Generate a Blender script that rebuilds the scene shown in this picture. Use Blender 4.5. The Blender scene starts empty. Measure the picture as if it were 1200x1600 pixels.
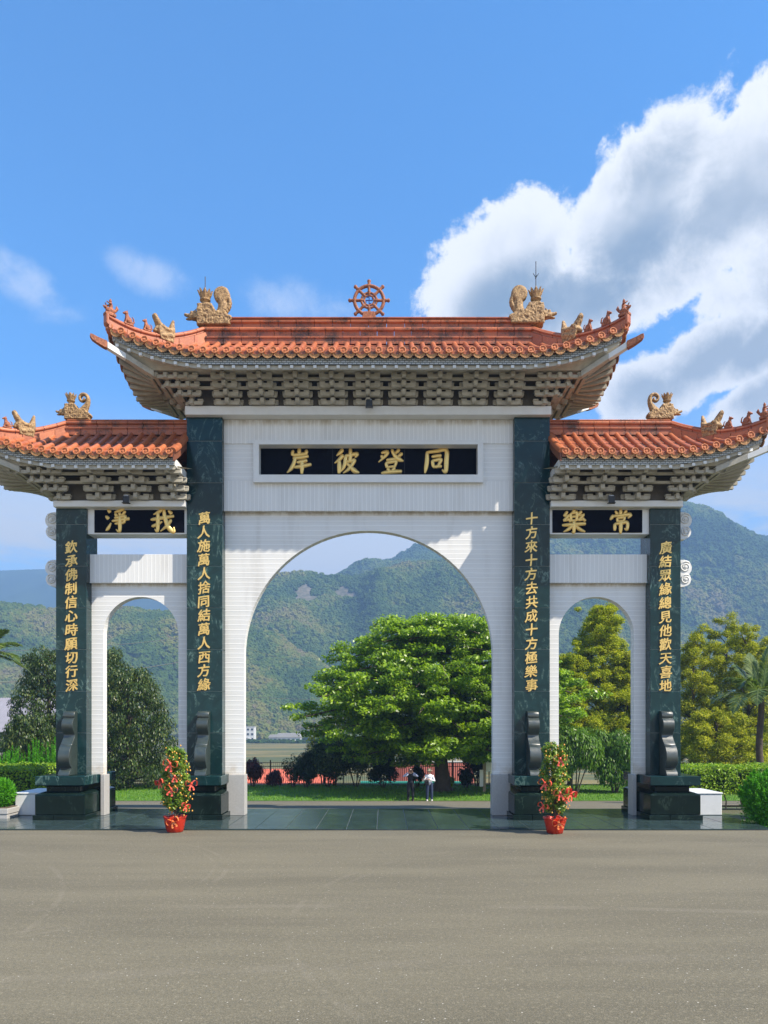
import bpy, bmesh, math, random
import numpy as np
from mathutils import Vector, Matrix, noise as mnoise

R = math.radians
PI = math.pi
rng = np.random.default_rng(7)
random.seed(7)
scene = bpy.context.scene
C = scene.collection

# ------------------------------------------------------------------ camera
cd = bpy.data.cameras.new('camera')
cam = bpy.data.objects.new('camera', cd)
C.objects.link(cam)
cam.location = (0.48, -24.0, 2.9)
cam.rotation_euler = (R(90), 0, 0)
cd.sensor_fit = 'VERTICAL'
cd.sensor_height = 36.0
cd.lens = 27.0
cd.shift_y = 0.20625
cd.clip_start = 0.1
cd.clip_end = 20000
scene.camera = cam

# ------------------------------------------------------------------ light
SUN = Vector((1.98, -1.0, 2.45)).normalized()          # towards the sun
SUN_EL = math.asin(SUN.z)
SUN_AZ = math.atan2(SUN.x, SUN.y)
sl = bpy.data.lights.new('sun', 'SUN')
sl.energy = 5.0
sl.angle = R(0.5)
sl.color = (1.0, 0.90, 0.76)
sun = bpy.data.objects.new('sun', sl)
C.objects.link(sun)
sun.rotation_euler = (-SUN).to_track_quat('-Z', 'Y').to_euler()

scene.view_settings.view_transform = 'Standard'
scene.view_settings.look = 'None'
scene.view_settings.gamma = 1.0
scene.view_settings.use_curve_mapping = False
scene.view_settings.exposure = 1.04
scene.cycles.max_bounces = 8
scene.cycles.volume_bounces = 0
scene.cycles.use_denoising = True
scene.cycles.sample_clamp_indirect = 8.0

# ------------------------------------------------------------------ node helper
class NT:
    def __init__(self, tree):
        self.t = tree; self.n = tree.nodes; self.l = tree.links
    def node(self, typ, **kw):
        nd = self.n.new(typ)
        for k, v in kw.items():
            setattr(nd, k, v)
        return nd
    def link(self, a, b):
        self.l.new(a, b)
    def _in(self, sock, v):
        if v is None: return
        if isinstance(v, bpy.types.NodeSocket): self.l.new(v, sock)
        else: sock.default_value = v
    def math(self, op, a, b=None, c=None, clamp=False):
        nd = self.n.new('ShaderNodeMath'); nd.operation = op; nd.use_clamp = clamp
        self._in(nd.inputs[0], a); self._in(nd.inputs[1], b)
        if c is not None: self._in(nd.inputs[2], c)
        return nd.outputs[0]
    def vmath(self, op, a, b=None):
        nd = self.n.new('ShaderNodeVectorMath'); nd.operation = op
        self._in(nd.inputs[0], a); self._in(nd.inputs[1], b)
        return nd.outputs[0]
    def mix(self, f, a, b, blend='MIX'):
        nd = self.n.new('ShaderNodeMix'); nd.data_type = 'RGBA'; nd.blend_type = blend
        nd.clamp_factor = True
        self._in(nd.inputs[0], f)
        for s, v in ((nd.inputs[6], a), (nd.inputs[7], b)):
            if isinstance(v, tuple) and len(v) == 3: v = (*v, 1)
            self._in(s, v)
        return nd.outputs[2]
    def smooth(self, x, lo, hi, o0=0.0, o1=1.0):
        nd = self.n.new('ShaderNodeMapRange'); nd.interpolation_type = 'SMOOTHSTEP'
        self._in(nd.inputs[0], x); nd.inputs[1].default_value = lo; nd.inputs[2].default_value = hi
        nd.inputs[3].default_value = o0; nd.inputs[4].default_value = o1
        return nd.outputs[0]
    def noise(self, vec, scale, detail=4.0, rough=0.55, dist=0.0):
        nd = self.n.new('ShaderNodeTexNoise')
        self._in(nd.inputs['Vector'], vec)
        nd.inputs['Scale'].default_value = scale; nd.inputs['Detail'].default_value = detail
        nd.inputs['Roughness'].default_value = rough; nd.inputs['Distortion'].default_value = dist
        return nd.outputs[0]
    def scalev(self, vec, s):
        nd = self.n.new('ShaderNodeMapping'); self._in(nd.inputs[0], vec)
        nd.inputs['Scale'].default_value = s
        return nd.outputs[0]
    def ramp(self, f, stops):
        nd = self.n.new('ShaderNodeValToRGB'); self._in(nd.inputs[0], f)
        e = nd.color_ramp.elements
        while len(e) < len(stops): e.new(0.5)
        for i, (p, c) in enumerate(stops):
            e[i].position = p; e[i].color = (*c, 1)
        return nd.outputs[0]

# ------------------------------------------------------------------ world: sky and clouds
def make_world():
    w = bpy.data.worlds.new('World'); scene.world = w; w.use_nodes = True
    t = NT(w.node_tree); t.n.clear()
    out = t.node('ShaderNodeOutputWorld'); bg = t.node('ShaderNodeBackground')
    bg.inputs[1].default_value = 0.10
    t.link(bg.outputs[0], out.inputs[0])
    sky = t.node('ShaderNodeTexSky', sky_type='NISHITA')
    sky.sun_disc = False; sky.sun_elevation = SUN_EL; sky.sun_rotation = SUN_AZ
    sky.air_density = 1.0; sky.dust_density = 0.3; sky.ozone_density = 3.0; sky.altitude = 100
    tc = t.node('ShaderNodeTexCoord'); d = tc.outputs['Generated']
    sep = t.node('ShaderNodeSeparateXYZ'); t.link(d, sep.inputs[0])
    x, y, z = sep.outputs
    az = t.math('ARCTAN2', x, y); el = t.math('ARCSINE', z)
    n1 = t.noise(d, 3.4, 8.0, 0.64, 0.25)
    n2 = t.noise(d, 13.0, 8.0, 0.68, 0.2)
    n3 = t.noise(t.vmath('ADD', d, (3.1, 1.7, 0.4)), 4.0, 5.0, 0.55)
    nn = t.math('ADD', t.math('MULTIPLY', t.math('SUBTRACT', n1, 0.5), 0.9),
                t.math('MULTIPLY', t.math('SUBTRACT', n2, 0.5), 1.15))
    def ang(px, py):
        u = (px - 600) / 1200; v = (1130 - py) / 1200
        return math.atan2(u, 1.0), math.atan2(v, math.hypot(1, u))
    def ell(px, py, rx, ry, rot, gain=1.0):
        a0, e0 = ang(px, py); c, s = math.cos(rot), math.sin(rot)
        da = t.math('SUBTRACT', az, a0); de = t.math('SUBTRACT', el, e0)
        p = t.math('DIVIDE', t.math('ADD', t.math('MULTIPLY', da, c), t.math('MULTIPLY', de, s)), rx / 1200)
        q = t.math('DIVIDE', t.math('SUBTRACT', t.math('MULTIPLY', de, c), t.math('MULTIPLY', da, s)), ry / 1200)
        r2 = t.math('ADD', t.math('MULTIPLY', p, p), t.math('MULTIPLY', q, q))
        return t.math('MULTIPLY', t.math('SUBTRACT', 1.0, t.math('SQRT', r2)), gain)
    def umax(fs):
        o = fs[0]
        for f in fs[1:]: o = t.math('MAXIMUM', o, f)
        return o
    big = umax([ell(990, 365, 195, 105, 0.70), ell(800, 440, 150, 110, 0.45), ell(1160, 300, 190, 100, 0.42),
                ell(900, 470, 230, 75, 0.1), ell(1400, 360, 290, 130, 0.10),
                ell(1090, 575, 170, 55, 0.42), ell(1010, 610, 110, 60, 0.1), ell(1190, 540, 120, 45, 0.5),
                ell(1240, 620, 160, 50, 0.3), ell(1180, 625, 90, 40, 0.3)])
    fb = t.math('ADD', big, nn)
    mbig = t.smooth(fb, 0.03, 0.21)
    # thin wisps and the pale band of cloud low over the hills
    wisp = umax([ell(240, 430, 90, 28, -0.15, 0.8), ell(450, 468, 95, 32, 0.0, 0.9), ell(40, 445, 90, 36, -0.3, 0.9),
                 ell(95, 490, 60, 20, 0.2, 0.7), ell(500, 485, 60, 20, 0.0, 0.8)])
    mw = t.math('MULTIPLY', t.math('MULTIPLY', t.smooth(t.math('ADD', wisp, nn), 0.0, 0.75), 0.42), t.smooth(n2, 0.30, 0.62, 0.25, 1.0))
    nb = t.noise(t.scalev(d, (3.0, 3.0, 11.0)), 1.6, 6.0, 0.6, 0.3)
    band = t.smooth(el, 0.40, 0.20)
    mband = t.math('MULTIPLY', band, t.smooth(nb, 0.22, 0.52))
    # scattered clouds outside the view, their cover widened to add neutral fill light
    ng = t.noise(t.scalev(t.vmath('ADD', d, (5.0, 2.0, 1.0)), (1.0, 1.0, 2.2)), 2.3, 7.0, 0.6, 0.3)
    off = t.smooth(t.math('ABSOLUTE', az), 0.75, 1.15)
    mg = t.math('MULTIPLY', t.math('MULTIPLY', t.smooth(ng, 0.46, 0.60), off), t.smooth(el, 1.2, 0.7))
    # cloud shading: white rims, blue grey bodies
    deep = t.smooth(fb, 0.15, 0.75)
    grey = t.math('MULTIPLY', deep, t.smooth(n3, 0.40, 0.62))
    lowg = t.smooth(t.math('SUBTRACT', el, t.math('MULTIPLY', az, 0.55)), 0.62, 0.38)
    grey = t.math('MAXIMUM', grey, t.math('MULTIPLY', t.math('MULTIPLY', deep, lowg), t.smooth(n3, 0.30, 0.55)))
    grey = t.math('MAXIMUM', grey, t.math('MULTIPLY', t.math('MULTIPLY', deep, t.smooth(umax([ell(840, 450, 210, 85, 0.35), ell(1010, 400, 190, 70, 0.6), ell(1080, 600, 150, 40, 0.3)]), 0.0, 0.6)), t.smooth(n1, 0.32, 0.58)))
    K = 6.0
    ccol = t.mix(grey, (1.0 * K, 1.0 * K, 1.0 * K), (0.40 * K, 0.46 * K, 0.53 * K))
    bandc = (5.2, 5.1, 4.9)
    skyc = t.mix(1.0, sky.outputs[0], (0.42, 1.08, 1.50), 'MULTIPLY')
    dk = t.math('MULTIPLY', t.math('MULTIPLY', deep, t.smooth(umax([ell(850, 455, 200, 75, 0.30), ell(960, 430, 150, 55, 0.5)]), 0.05, 0.65)), t.smooth(n1, 0.25, 0.60, 0.55, 1.0))
    ccol = t.mix(t.math('MULTIPLY', dk, 0.85), ccol, (0.20 * K, 0.29 * K, 0.40 * K))
    col = t.mix(mband, skyc, bandc)
    col = t.mix(mw, col, (0.92 * K, 0.95 * K, 1.0 * K))
    col = t.mix(mg, col, (0.80 * K, 0.80 * K, 0.80 * K))
    col = t.mix(mbig, col, ccol)
    t.link(col, bg.inputs[0])
make_world()

# ------------------------------------------------------------------ materials
MATS = {}
def new_mat(name):
    m = bpy.data.materials.new(name); m.use_nodes = True
    t = NT(m.node_tree); t.n.clear()
    out = t.node('ShaderNodeOutputMaterial'); b = t.node('ShaderNodeBsdfPrincipled')
    t.link(b.outputs[0], out.inputs[0])
    MATS[name] = m
    return m, t, b, out
def objco(t):
    tc = t.node('ShaderNodeTexCoord'); return tc.outputs['Object']
def worldco(t):
    return t.node('ShaderNodeNewGeometry').outputs['Position']
def orand(t):
    return t.node('ShaderNodeObjectInfo').outputs['Random']
def bump(t, b, h, strength=0.3, dist=0.02):
    bn = t.node('ShaderNodeBump'); bn.inputs['Strength'].default_value = strength
    bn.inputs['Distance'].default_value = dist
    t.link(h, bn.inputs['Height']); t.link(bn.outputs[0], b.inputs['Normal'])

def simple(name, col, rough=0.6, metal=0.0, var=0.12, scale=6.0, bmp=0.0, bscale=40.0):
    m, t, b, o = new_mat(name)
    co = worldco(t)
    n = t.noise(co, scale, 5.0, 0.6)
    c = t.mix(n, tuple(v * (1 - var * 2) for v in col), tuple(min(1, v * (1 + var * 2)) for v in col))
    t.link(c, b.inputs['Base Color']); b.inputs['Roughness'].default_value = rough
    b.inputs['Metallic'].default_value = metal
    if bmp: bump(t, b, t.noise(co, bscale, 4.0, 0.6), bmp)
    return m

def mat_ribbed(name, axis, pitch, col=(0.74, 0.74, 0.72)):
    """white ceramic strip cladding: narrow light joints every `pitch` metres along world axis (0 x, 2 z)"""
    m, t, b, o = new_mat(name)
    p = worldco(t)
    s = t.node('ShaderNodeSeparateXYZ'); t.link(p, s.inputs[0])
    v = s.outputs[axis]; h = s.outputs[0 if axis == 2 else 2]
    wob = t.math('MULTIPLY', t.math('SUBTRACT', t.noise(p, 2.0, 3.0), 0.5), 0.012)
    ph = t.math('FRACT', t.math('DIVIDE', t.math('ADD', v, wob), pitch))
    tri = t.math('ABSOLUTE', t.math('SUBTRACT', ph, 0.5))            # 0 at joint
    joint = t.smooth(tri, 0.12, 0.03)
    row = t.node('ShaderNodeTexWhiteNoise', noise_dimensions='1D')
    t.link(t.math('FLOOR', t.math('DIVIDE', v, pitch)), row.inputs['W'])
    # small mosaic grain inside each strip
    fine = t.noise(t.scalev(p, (14, 14, 60) if axis == 2 else (60, 14, 14)), 1.0, 3.0, 0.7)
    streak = t.noise(t.scalev(p, (1.6, 1.6, 0.22)), 1.0, 5.0, 0.6)
    c = t.mix(t.smooth(row.outputs[0], 0, 1, 0.0, 0.22), col, tuple(v_ * 0.8 for v_ in col))
    c = t.mix(t.math('MULTIPLY', fine, 0.22), c, tuple(v_ * 0.72 for v_ in col))
    c = t.mix(t.smooth(streak, 0.50, 0.78, 0.0, 0.45), c, (0.44, 0.42, 0.38))
    c = t.mix(t.math('MULTIPLY', joint, 0.65), c, (0.88, 0.88, 0.86))
    # old rain stains just above the plinths and under the ledges
    low = t.smooth(s.outputs[2], 1.95, 1.33)
    stn = t.math('MULTIPLY', low, t.smooth(t.noise(p, 2.6, 5.0, 0.65), 0.35, 0.75))
    c = t.mix(t.math('MULTIPLY', stn, 0.75), c, (0.50, 0.40, 0.27))
    # brown run-off stains on the top of the band below each projecting ledge
    led = None
    for zt, dz in ((12.262, .26), (9.45, .16), (7.235, .16)):
        k = t.math('MULTIPLY', t.smooth(s.outputs[2], zt - dz, zt - .01), t.math('LESS_THAN', s.outputs[2], zt + .002))
        if zt < 8: k = t.math('MULTIPLY', k, t.math('GREATER_THAN', t.math('ABSOLUTE', s.outputs[0]), 5.0))
        led = k if led is None else t.math('MAXIMUM', led, k)
    drip = t.math('MULTIPLY', led, t.smooth(t.noise(t.scalev(p, (5.0, 5.0, 1.2)), 1.0, 5.0, 0.65), 0.30, 0.62))
    c = t.mix(t.math('MULTIPLY', drip, 0.7), c, (0.36, 0.29, 0.19))
    t.link(c, b.inputs['Base Color']); b.inputs['Roughness'].default_value = 0.55
    bump(t, b, t.math('ADD', joint, t.math('MULTIPLY', fine, 0.4)), 0.28, 0.010)
    return m

def mat_granite(name, base, vein, rough=0.16, vamount=1.0, spec=0.5):
    m, t, b, o = new_mat(name)
    p = t.vmath('ADD', worldco(t), None)
    r = orand(t)
    cx = t.node('ShaderNodeCombineXYZ')
    t.link(t.math('MULTIPLY', r, 91.0), cx.inputs[0]); t.link(t.math('MULTIPLY', r, 37.0), cx.inputs[2])
    q = t.vmath('ADD', worldco(t), cx.outputs[0])
    n = t.noise(q, 1.6, 6.0, 0.65, 1.2)
    ns = t.noise(q, 9.0, 6.0, 0.7, 0.8)
    v1 = t.math('ABSOLUTE', t.math('SUBTRACT', t.noise(t.scalev(q, (1.0, 1.0, 0.45)), 1.1, 6.0, 0.62, 1.6), 0.5))
    v = t.smooth(v1, 0.022, 0.0)
    v = t.math('MULTIPLY', v, t.smooth(n, 0.42, 0.66))
    fl = t.math('MULTIPLY', t.smooth(ns, 0.60, 0.76), t.smooth(n, 0.47, 0.66))
    c = t.mix(t.smooth(n, 0.3, 0.75), base, tuple(k * 1.7 for k in base))
    c = t.mix(t.math('MULTIPLY', fl, 0.40 * vamount), c, vein)
    c = t.mix(t.math('MULTIPLY', v, 0.60 * vamount), c, vein)
    c = t.mix(t.math('MULTIPLY', r, 0.35), c, tuple(k * 0.6 for k in base))
    t.link(c, b.inputs['Base Color'])
    t.link(t.smooth(ns, 0.2, 0.8, rough * 0.7, rough * 1.6), b.inputs['Roughness'])
    b.inputs['Specular IOR Level'].default_value = spec
    bump(t, b, ns, 0.03, 0.01)
    return m

def mat_terracotta(name, dark=0.0):
    m, t, b, o = new_mat(name)
    p = worldco(t); r = orand(t)
    n = t.noise(p, 5.0, 5.0, 0.6); n2 = t.noise(p, 1.3, 6.0, 0.7); n3 = t.noise(p, 22.0, 4.0, 0.7)
    c = t.mix(n, (0.34, 0.088, 0.034), (0.55, 0.180, 0.070))
    c = t.mix(t.math('MULTIPLY', r, 0.55), c, (0.25, 0.062, 0.028))
    c = t.mix(t.smooth(n3, 0.52, 0.78, 0.0, 0.5), c, (0.66, 0.33, 0.15))
    st = t.smooth(t.math('ADD', t.math('MULTIPLY', n2, 0.75), t.math('MULTIPLY', n3, 0.35)), 0.60 - dark, 0.74 - dark)
    c = t.mix(t.math('MULTIPLY', st, 0.85), c, (0.045, 0.034, 0.022))
    t.link(c, b.inputs['Base Color'])
    t.link(t.smooth(n, 0.2, 0.8, 0.32, 0.6), b.inputs['Roughness'])
    bump(t, b, t.math('ADD', n3, n), 0.25, 0.01)
    return m

def mat_relief(name, col, deepc, scale=16.0):
    m, t, b, o = new_mat(name)
    p = worldco(t)
    n = t.noise(p, scale, 3.0, 0.6, 1.2); n2 = t.noise(p, 3.0, 5.0, 0.65)
    vo = t.node('ShaderNodeTexVoronoi'); vo.inputs['Scale'].default_value = scale * 1.3
    t.link(p, vo.inputs['Vector'])
    h = t.math('ADD', n, t.math('MULTIPLY', vo.outputs['Distance'], 0.22))
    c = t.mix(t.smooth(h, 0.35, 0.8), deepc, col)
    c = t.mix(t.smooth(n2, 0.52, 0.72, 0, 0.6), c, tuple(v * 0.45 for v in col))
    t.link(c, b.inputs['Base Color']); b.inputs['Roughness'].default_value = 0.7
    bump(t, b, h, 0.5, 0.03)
    return m

def mat_asphalt():
    m, t, b, o = new_mat('asphalt')
    p = worldco(t)
    s = t.node('ShaderNodeSeparateXYZ'); t.link(p, s.inputs[0])
    big = t.smooth(t.noise(t.scalev(p, (0.13, 0.75, 1)), 1.0, 6.0, 0.65), 0.30, 0.70)
    mid = t.noise(p, 1.1, 5.0, 0.65)
    fine = t.noise(p, 55.0, 3.0, 0.75)
    gr = t.node('ShaderNodeTexVoronoi'); gr.inputs['Scale'].default_value = 75.0; t.link(p, gr.inputs['Vector'])
    c = t.mix(big, (0.088, 0.078, 0.050), (0.143, 0.127, 0.083))
    c = t.mix(t.math('MULTIPLY', mid, 0.35), c, (0.077, 0.068, 0.045))
    fin2 = t.noise(p, 17.0, 4.0, 0.8)
    c = t.mix(t.smooth(fin2, 0.52, 0.70, 0, 0.6), c, (0.27, 0.24, 0.165))
    c = t.mix(t.smooth(fin2, 0.47, 0.30, 0, 0.65), c, (0.045, 0.051, 0.038))
    c = t.mix(t.smooth(fine, 0.45, 0.75, 0, 0.6), c, (0.28, 0.25, 0.175))
    c = t.mix(t.smooth(fine, 0.48, 0.25, 0, 0.65), c, (0.055, 0.047, 0.036))
    spk = t.node('ShaderNodeTexVoronoi'); spk.inputs['Scale'].default_value = 9.0; t.link(p, spk.inputs['Vector'])
    sel = t.node('ShaderNodeSeparateColor'); t.link(spk.outputs['Color'], sel.inputs[0])
    dot = t.math('MULTIPLY', t.smooth(spk.outputs['Distance'], 0.11, 0.04), t.math('GREATER_THAN', sel.outputs[0], 0.52))
    c = t.mix(t.math('MULTIPLY', dot, 0.75), c, (0.60, 0.57, 0.50))
    # broad worn bands and curved tyre scuffs
    def arc(cx, cy, r, w, amt, cc):
        nonlocal c
        dx = t.math('SUBTRACT', s.outputs[0], cx); dy = t.math('SUBTRACT', s.outputs[1], cy)
        rr = t.math('SQRT', t.math('ADD', t.math('MULTIPLY', dx, dx), t.math('MULTIPLY', dy, dy)))
        f = t.smooth(t.math('ABSOLUTE', t.math('SUBTRACT', rr, r)), w, w * 0.3)
        brk = t.smooth(t.noise(p, 0.7, 4.0, 0.6), 0.42, 0.62)
        c = t.mix(t.math('MULTIPLY', t.math('MULTIPLY', f, brk), amt*.6), c, cc)
    lt = (0.30, 0.265, 0.21)
    arc(-8.0, -9.5, 5.4, 0.07, 0.22, lt); arc(-8.0, -9.5, 5.15, 0.05, 0.16, lt)
    arc(-10.0, -20.0, 6.6, 0.09, 0.16, lt); arc(6.5, -12.5, 7.4, 0.08, 0.16, lt); arc(6.5, -12.5, 7.1, 0.05, 0.12, lt)
    arc(2.0, -40.0, 27.6, 0.10, 0.2, (0.085, 0.07, 0.052)); arc(-14.0, -14.0, 9.5, 0.07, 0.18, lt)
    arc(0.0, -60.0, 48.2, 0.16, 0.20, lt); arc(8.0, -90.0, 75.6, 0.22, 0.16, lt)
    t.link(c, b.inputs['Base Color']); b.inputs['Roughness'].default_value = 0.9
    bump(t, b, t.math('ADD', gr.outputs['Distance'], fine), 0.5, 0.006)
    return m

def mat_leaf(name, cols, trans=0.35, rough=0.45, spec=0.4):
    m, t, b, out = new_mat(name)
    g = t.node('ShaderNodeNewGeometry'); r = g.outputs['Random Per Island']
    n = t.noise(worldco(t), 0.9, 3.0, 0.5)
    f = t.math('ADD', t.math('MULTIPLY', r, 0.65), t.math('MULTIPLY', n, 0.42))
    k = len(cols)
    c = t.ramp(f, [(i / (k - 1) * 0.8 + 0.12, cols[i]) for i in range(k)])
    t.link(c, b.inputs['Base Color']); b.inputs['Roughness'].default_value = rough
    b.inputs['Specular IOR Level'].default_value = spec
    tr = t.node('ShaderNodeBsdfTranslucent')
    tc = t.mix(1.0, c, (1.35, 1.45, 0.5), 'MULTIPLY')
    t.link(tc, tr.inputs[0])
    mx = t.node('ShaderNodeMixShader'); mx.inputs[0].default_value = trans
    t.link(b.outputs[0], mx.inputs[1]); t.link(tr.outputs[0], mx.inputs[2]); t.link(mx.outputs[0], out.inputs[0])
    return m

mat_asphalt()
mat_ribbed('strip_tile_horizontal', 2, 0.147)
mat_ribbed('strip_tile_vertical', 0, 0.133)
simple('white_paint', (0.70, 0.70, 0.68), 0.5, var=0.06, scale=3.0, bmp=0.08)
simple('bracket_plaster', (0.41, 0.38, 0.31), 0.75, var=0.22, scale=5.0, bmp=0.15)
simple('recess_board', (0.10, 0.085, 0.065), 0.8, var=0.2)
simple('grout', (0.30, 0.33, 0.31), 0.8)
mat_granite('green_granite', (0.006, 0.026, 0.028), (0.20, 0.32, 0.28), 0.15, 1.0, 0.3)
mat_granite('dark_granite', (0.005, 0.012, 0.010), (0.12, 0.19, 0.15), 0.15, 0.45, 0.18)
mat_granite('polished_granite', (0.022, 0.032, 0.028), (0.14, 0.2, 0.16), 0.34, 0.12, 1.0)
mat_granite('paving_granite', (0.026, 0.045, 0.046), (0.11, 0.17, 0.15), 0.13, 0.4)
simple('grey_granite', (0.40, 0.39, 0.37), 0.5, var=0.16, scale=40.0)
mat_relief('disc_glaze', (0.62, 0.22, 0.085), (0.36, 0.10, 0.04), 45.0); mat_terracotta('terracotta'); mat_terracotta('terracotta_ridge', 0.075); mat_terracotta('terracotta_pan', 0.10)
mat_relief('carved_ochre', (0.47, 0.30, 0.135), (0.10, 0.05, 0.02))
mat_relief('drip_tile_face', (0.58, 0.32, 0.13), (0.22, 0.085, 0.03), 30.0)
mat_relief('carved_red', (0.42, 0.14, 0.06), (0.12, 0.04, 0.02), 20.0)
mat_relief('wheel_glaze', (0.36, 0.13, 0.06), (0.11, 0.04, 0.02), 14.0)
simple('gold_leaf', (0.86, 0.58, 0.19), 0.34, metal=0.55, var=0.10, scale=30.0)
simple('plaque_black', (0.004, 0.004, 0.008), 0.6, var=0.1)
MATS['plaque_black'].node_tree.nodes['Principled BSDF'].inputs['Specular IOR Level'].default_value = 0.03
simple('marble_white', (0.68, 0.70, 0.72), 0.35, var=0.05)
simple('lamp_metal', (0.35, 0.35, 0.36), 0.35, metal=0.6)
simple('black_plastic', (0.012, 0.012, 0.013), 0.45)
simple('emblem_blue', (0.02, 0.03, 0.16), 0.5)
simple('corner_cap', (0.20, 0.07, 0.035), 0.6, var=0.3, scale=12.0)

# mosaic fascia: little brick pattern
def mat_mosaic():
    m, t, b, o = new_mat('fascia_mosaic')
    p = worldco(t)
    s = t.node('ShaderNodeSeparateXYZ'); t.link(p, s.inputs[0])
    cx = t.node('ShaderNodeCombineXYZ')
    t.link(t.math('ADD', s.outputs[0], s.outputs[1]), cx.inputs[0]); t.link(s.outputs[2], cx.inputs[1])
    br = t.node('ShaderNodeTexBrick'); t.link(cx.outputs[0], br.inputs['Vector'])
    br.inputs['Color1'].default_value = (0.50, 0.52, 0.50, 1); br.inputs['Color2'].default_value = (0.38, 0.41, 0.41, 1)
    br.inputs['Mortar'].default_value = (0.09, 0.09, 0.085, 1); br.inputs['Scale'].default_value = 1.0
    br.inputs['Mortar Size'].default_value = 0.010; br.inputs['Brick Width'].default_value = 0.13
    br.inputs['Row Height'].default_value = 0.056
    n = t.noise(p, 2.0, 5.0, 0.65)
    c = t.mix(t.smooth(n, 0.5, 0.75, 0, 0.6), br.outputs[0], (0.20, 0.20, 0.17))
    t.link(c, b.inputs['Base Color']); b.inputs['Roughness'].default_value = 0.4
mat_mosaic()

# ------------------------------------------------------------------ mesh helpers
class MB:
    def __init__(self):
        self.v = []; self.f = []
    def add(self, vs, fs):
        o = len(self.v); self.v += [tuple(p) for p in vs]; self.f += [tuple(i + o for i in f) for f in fs]
        return self
    def box(self, x0, x1, y0, y1, z0, z1):
        return self.add([(x0,y0,z0),(x1,y0,z0),(x1,y1,z0),(x0,y1,z0),(x0,y0,z1),(x1,y0,z1),(x1,y1,z1),(x0,y1,z1)],
                 [(0,3,2,1),(4,5,6,7),(0,1,5,4),(1,2,6,5),(2,3,7,6),(3,0,4,7)])
    def prism(self, poly, a, b, axis='y'):
        """closed polygon extruded between a and b; poly holds (x,z) for axis y, (y,z) for axis x, (x,y) for axis z"""
        n = len(poly)
        P = {'y': lambda p, k: (p[0], k, p[1]), 'x': lambda p, k: (k, p[0], p[1]), 'z': lambda p, k: (p[0], p[1], k)}[axis]
        vs = [P(p, a) for p in poly] + [P(p, b) for p in poly]
        fs = [tuple(range(n)), tuple(range(2 * n - 1, n - 1, -1))]
        fs += [(i, i + n, (i + 1) % n + n, (i + 1) % n) for i in range(n)]
        return self.add(vs, fs)
    def loft(self, rings, cap=True, closed=True):
        n = len(rings[0]); vs = [p for r in rings for p in r]; fs = []
        for k in range(len(rings) - 1):
            for i in range(n if closed else n - 1):
                j = (i + 1) % n
                fs.append((k*n+i, k*n+j, (k+1)*n+j, (k+1)*n+i))
        if cap and closed:
            fs.append(tuple(range(n-1, -1, -1))); fs.append(tuple((len(rings)-1)*n + i for i in range(n)))
        return self.add(vs, fs)
    def tube(self, pts, rad, n=8):
        pts = [Vector(p) for p in pts]; k = len(pts)
        if not hasattr(rad, '__len__'): rad = [rad] * k
        rings = []; up = Vector((0, 0, 1))
        t0 = (pts[1] - pts[0]).normalized()
        a = t0.cross(up) if abs(t0.z) < 0.95 else t0.cross(Vector((1, 0, 0)))
        a.normalize()
        for i in range(k):
            t = (pts[min(i+1, k-1)] - pts[max(i-1, 0)]).normalized()
            a = (a - t * a.dot(t)).normalized(); b = t.cross(a)
            rings.append([pts[i] + (a * math.cos(q) + b * math.sin(q)) * rad[i] for q in [2*PI*j/n for j in range(n)]])
        return self.loft(rings)
    def lathe(self, prof, n=16, center=(0,0,0), axis='z'):
        rings = []
        for r, h in prof:
            rg = []
            for j in range(n):
                q = 2*PI*j/n; u, w = r*math.cos(q), r*math.sin(q)
                p = {'z': (u, w, h), 'y': (u, h, w), 'x': (h, u, w)}[axis]
                rg.append((p[0]+center[0], p[1]+center[1], p[2]+center[2]))
            rings.append(rg)
        return self.loft(rings)
    def ell(self, c, r, n=10, m=7):
        rings = []
        for i in range(m):
            ph = -PI/2 + PI*(i+0.5)/m
            rings.append([(c[0]+r[0]*math.cos(ph)*math.cos(q), c[1]+r[1]*math.cos(ph)*math.sin(q), c[2]+r[2]*math.sin(ph)) for q in [2*PI*j/n for j in range(n)]])
        return self.loft(rings)
    def mesh(self, name, bevel=0.0, smooth=None, fix=True):
        me = bpy.data.meshes.new(name); me.from_pydata(self.v, [], self.f)
        if fix or bevel:
            bm = bmesh.new(); bm.from_mesh(me)
            if fix: bmesh.ops.recalc_face_normals(bm, faces=bm.faces)
            if bevel:
                es = [e for e in bm.edges if len(e.link_faces) == 2 and e.calc_face_angle(0) > 0.6]
                bmesh.ops.bevel(bm, geom=es, offset=bevel, segments=1, affect='EDGES', profile=0.5, clamp_overlap=True)
            bm.to_mesh(me); bm.free()
        if smooth is not None:
            me.polygons.foreach_set('use_smooth', [True] * len(me.polygons))
            me.set_sharp_from_angle(angle=R(smooth))
        me.update()
        return me

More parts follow.
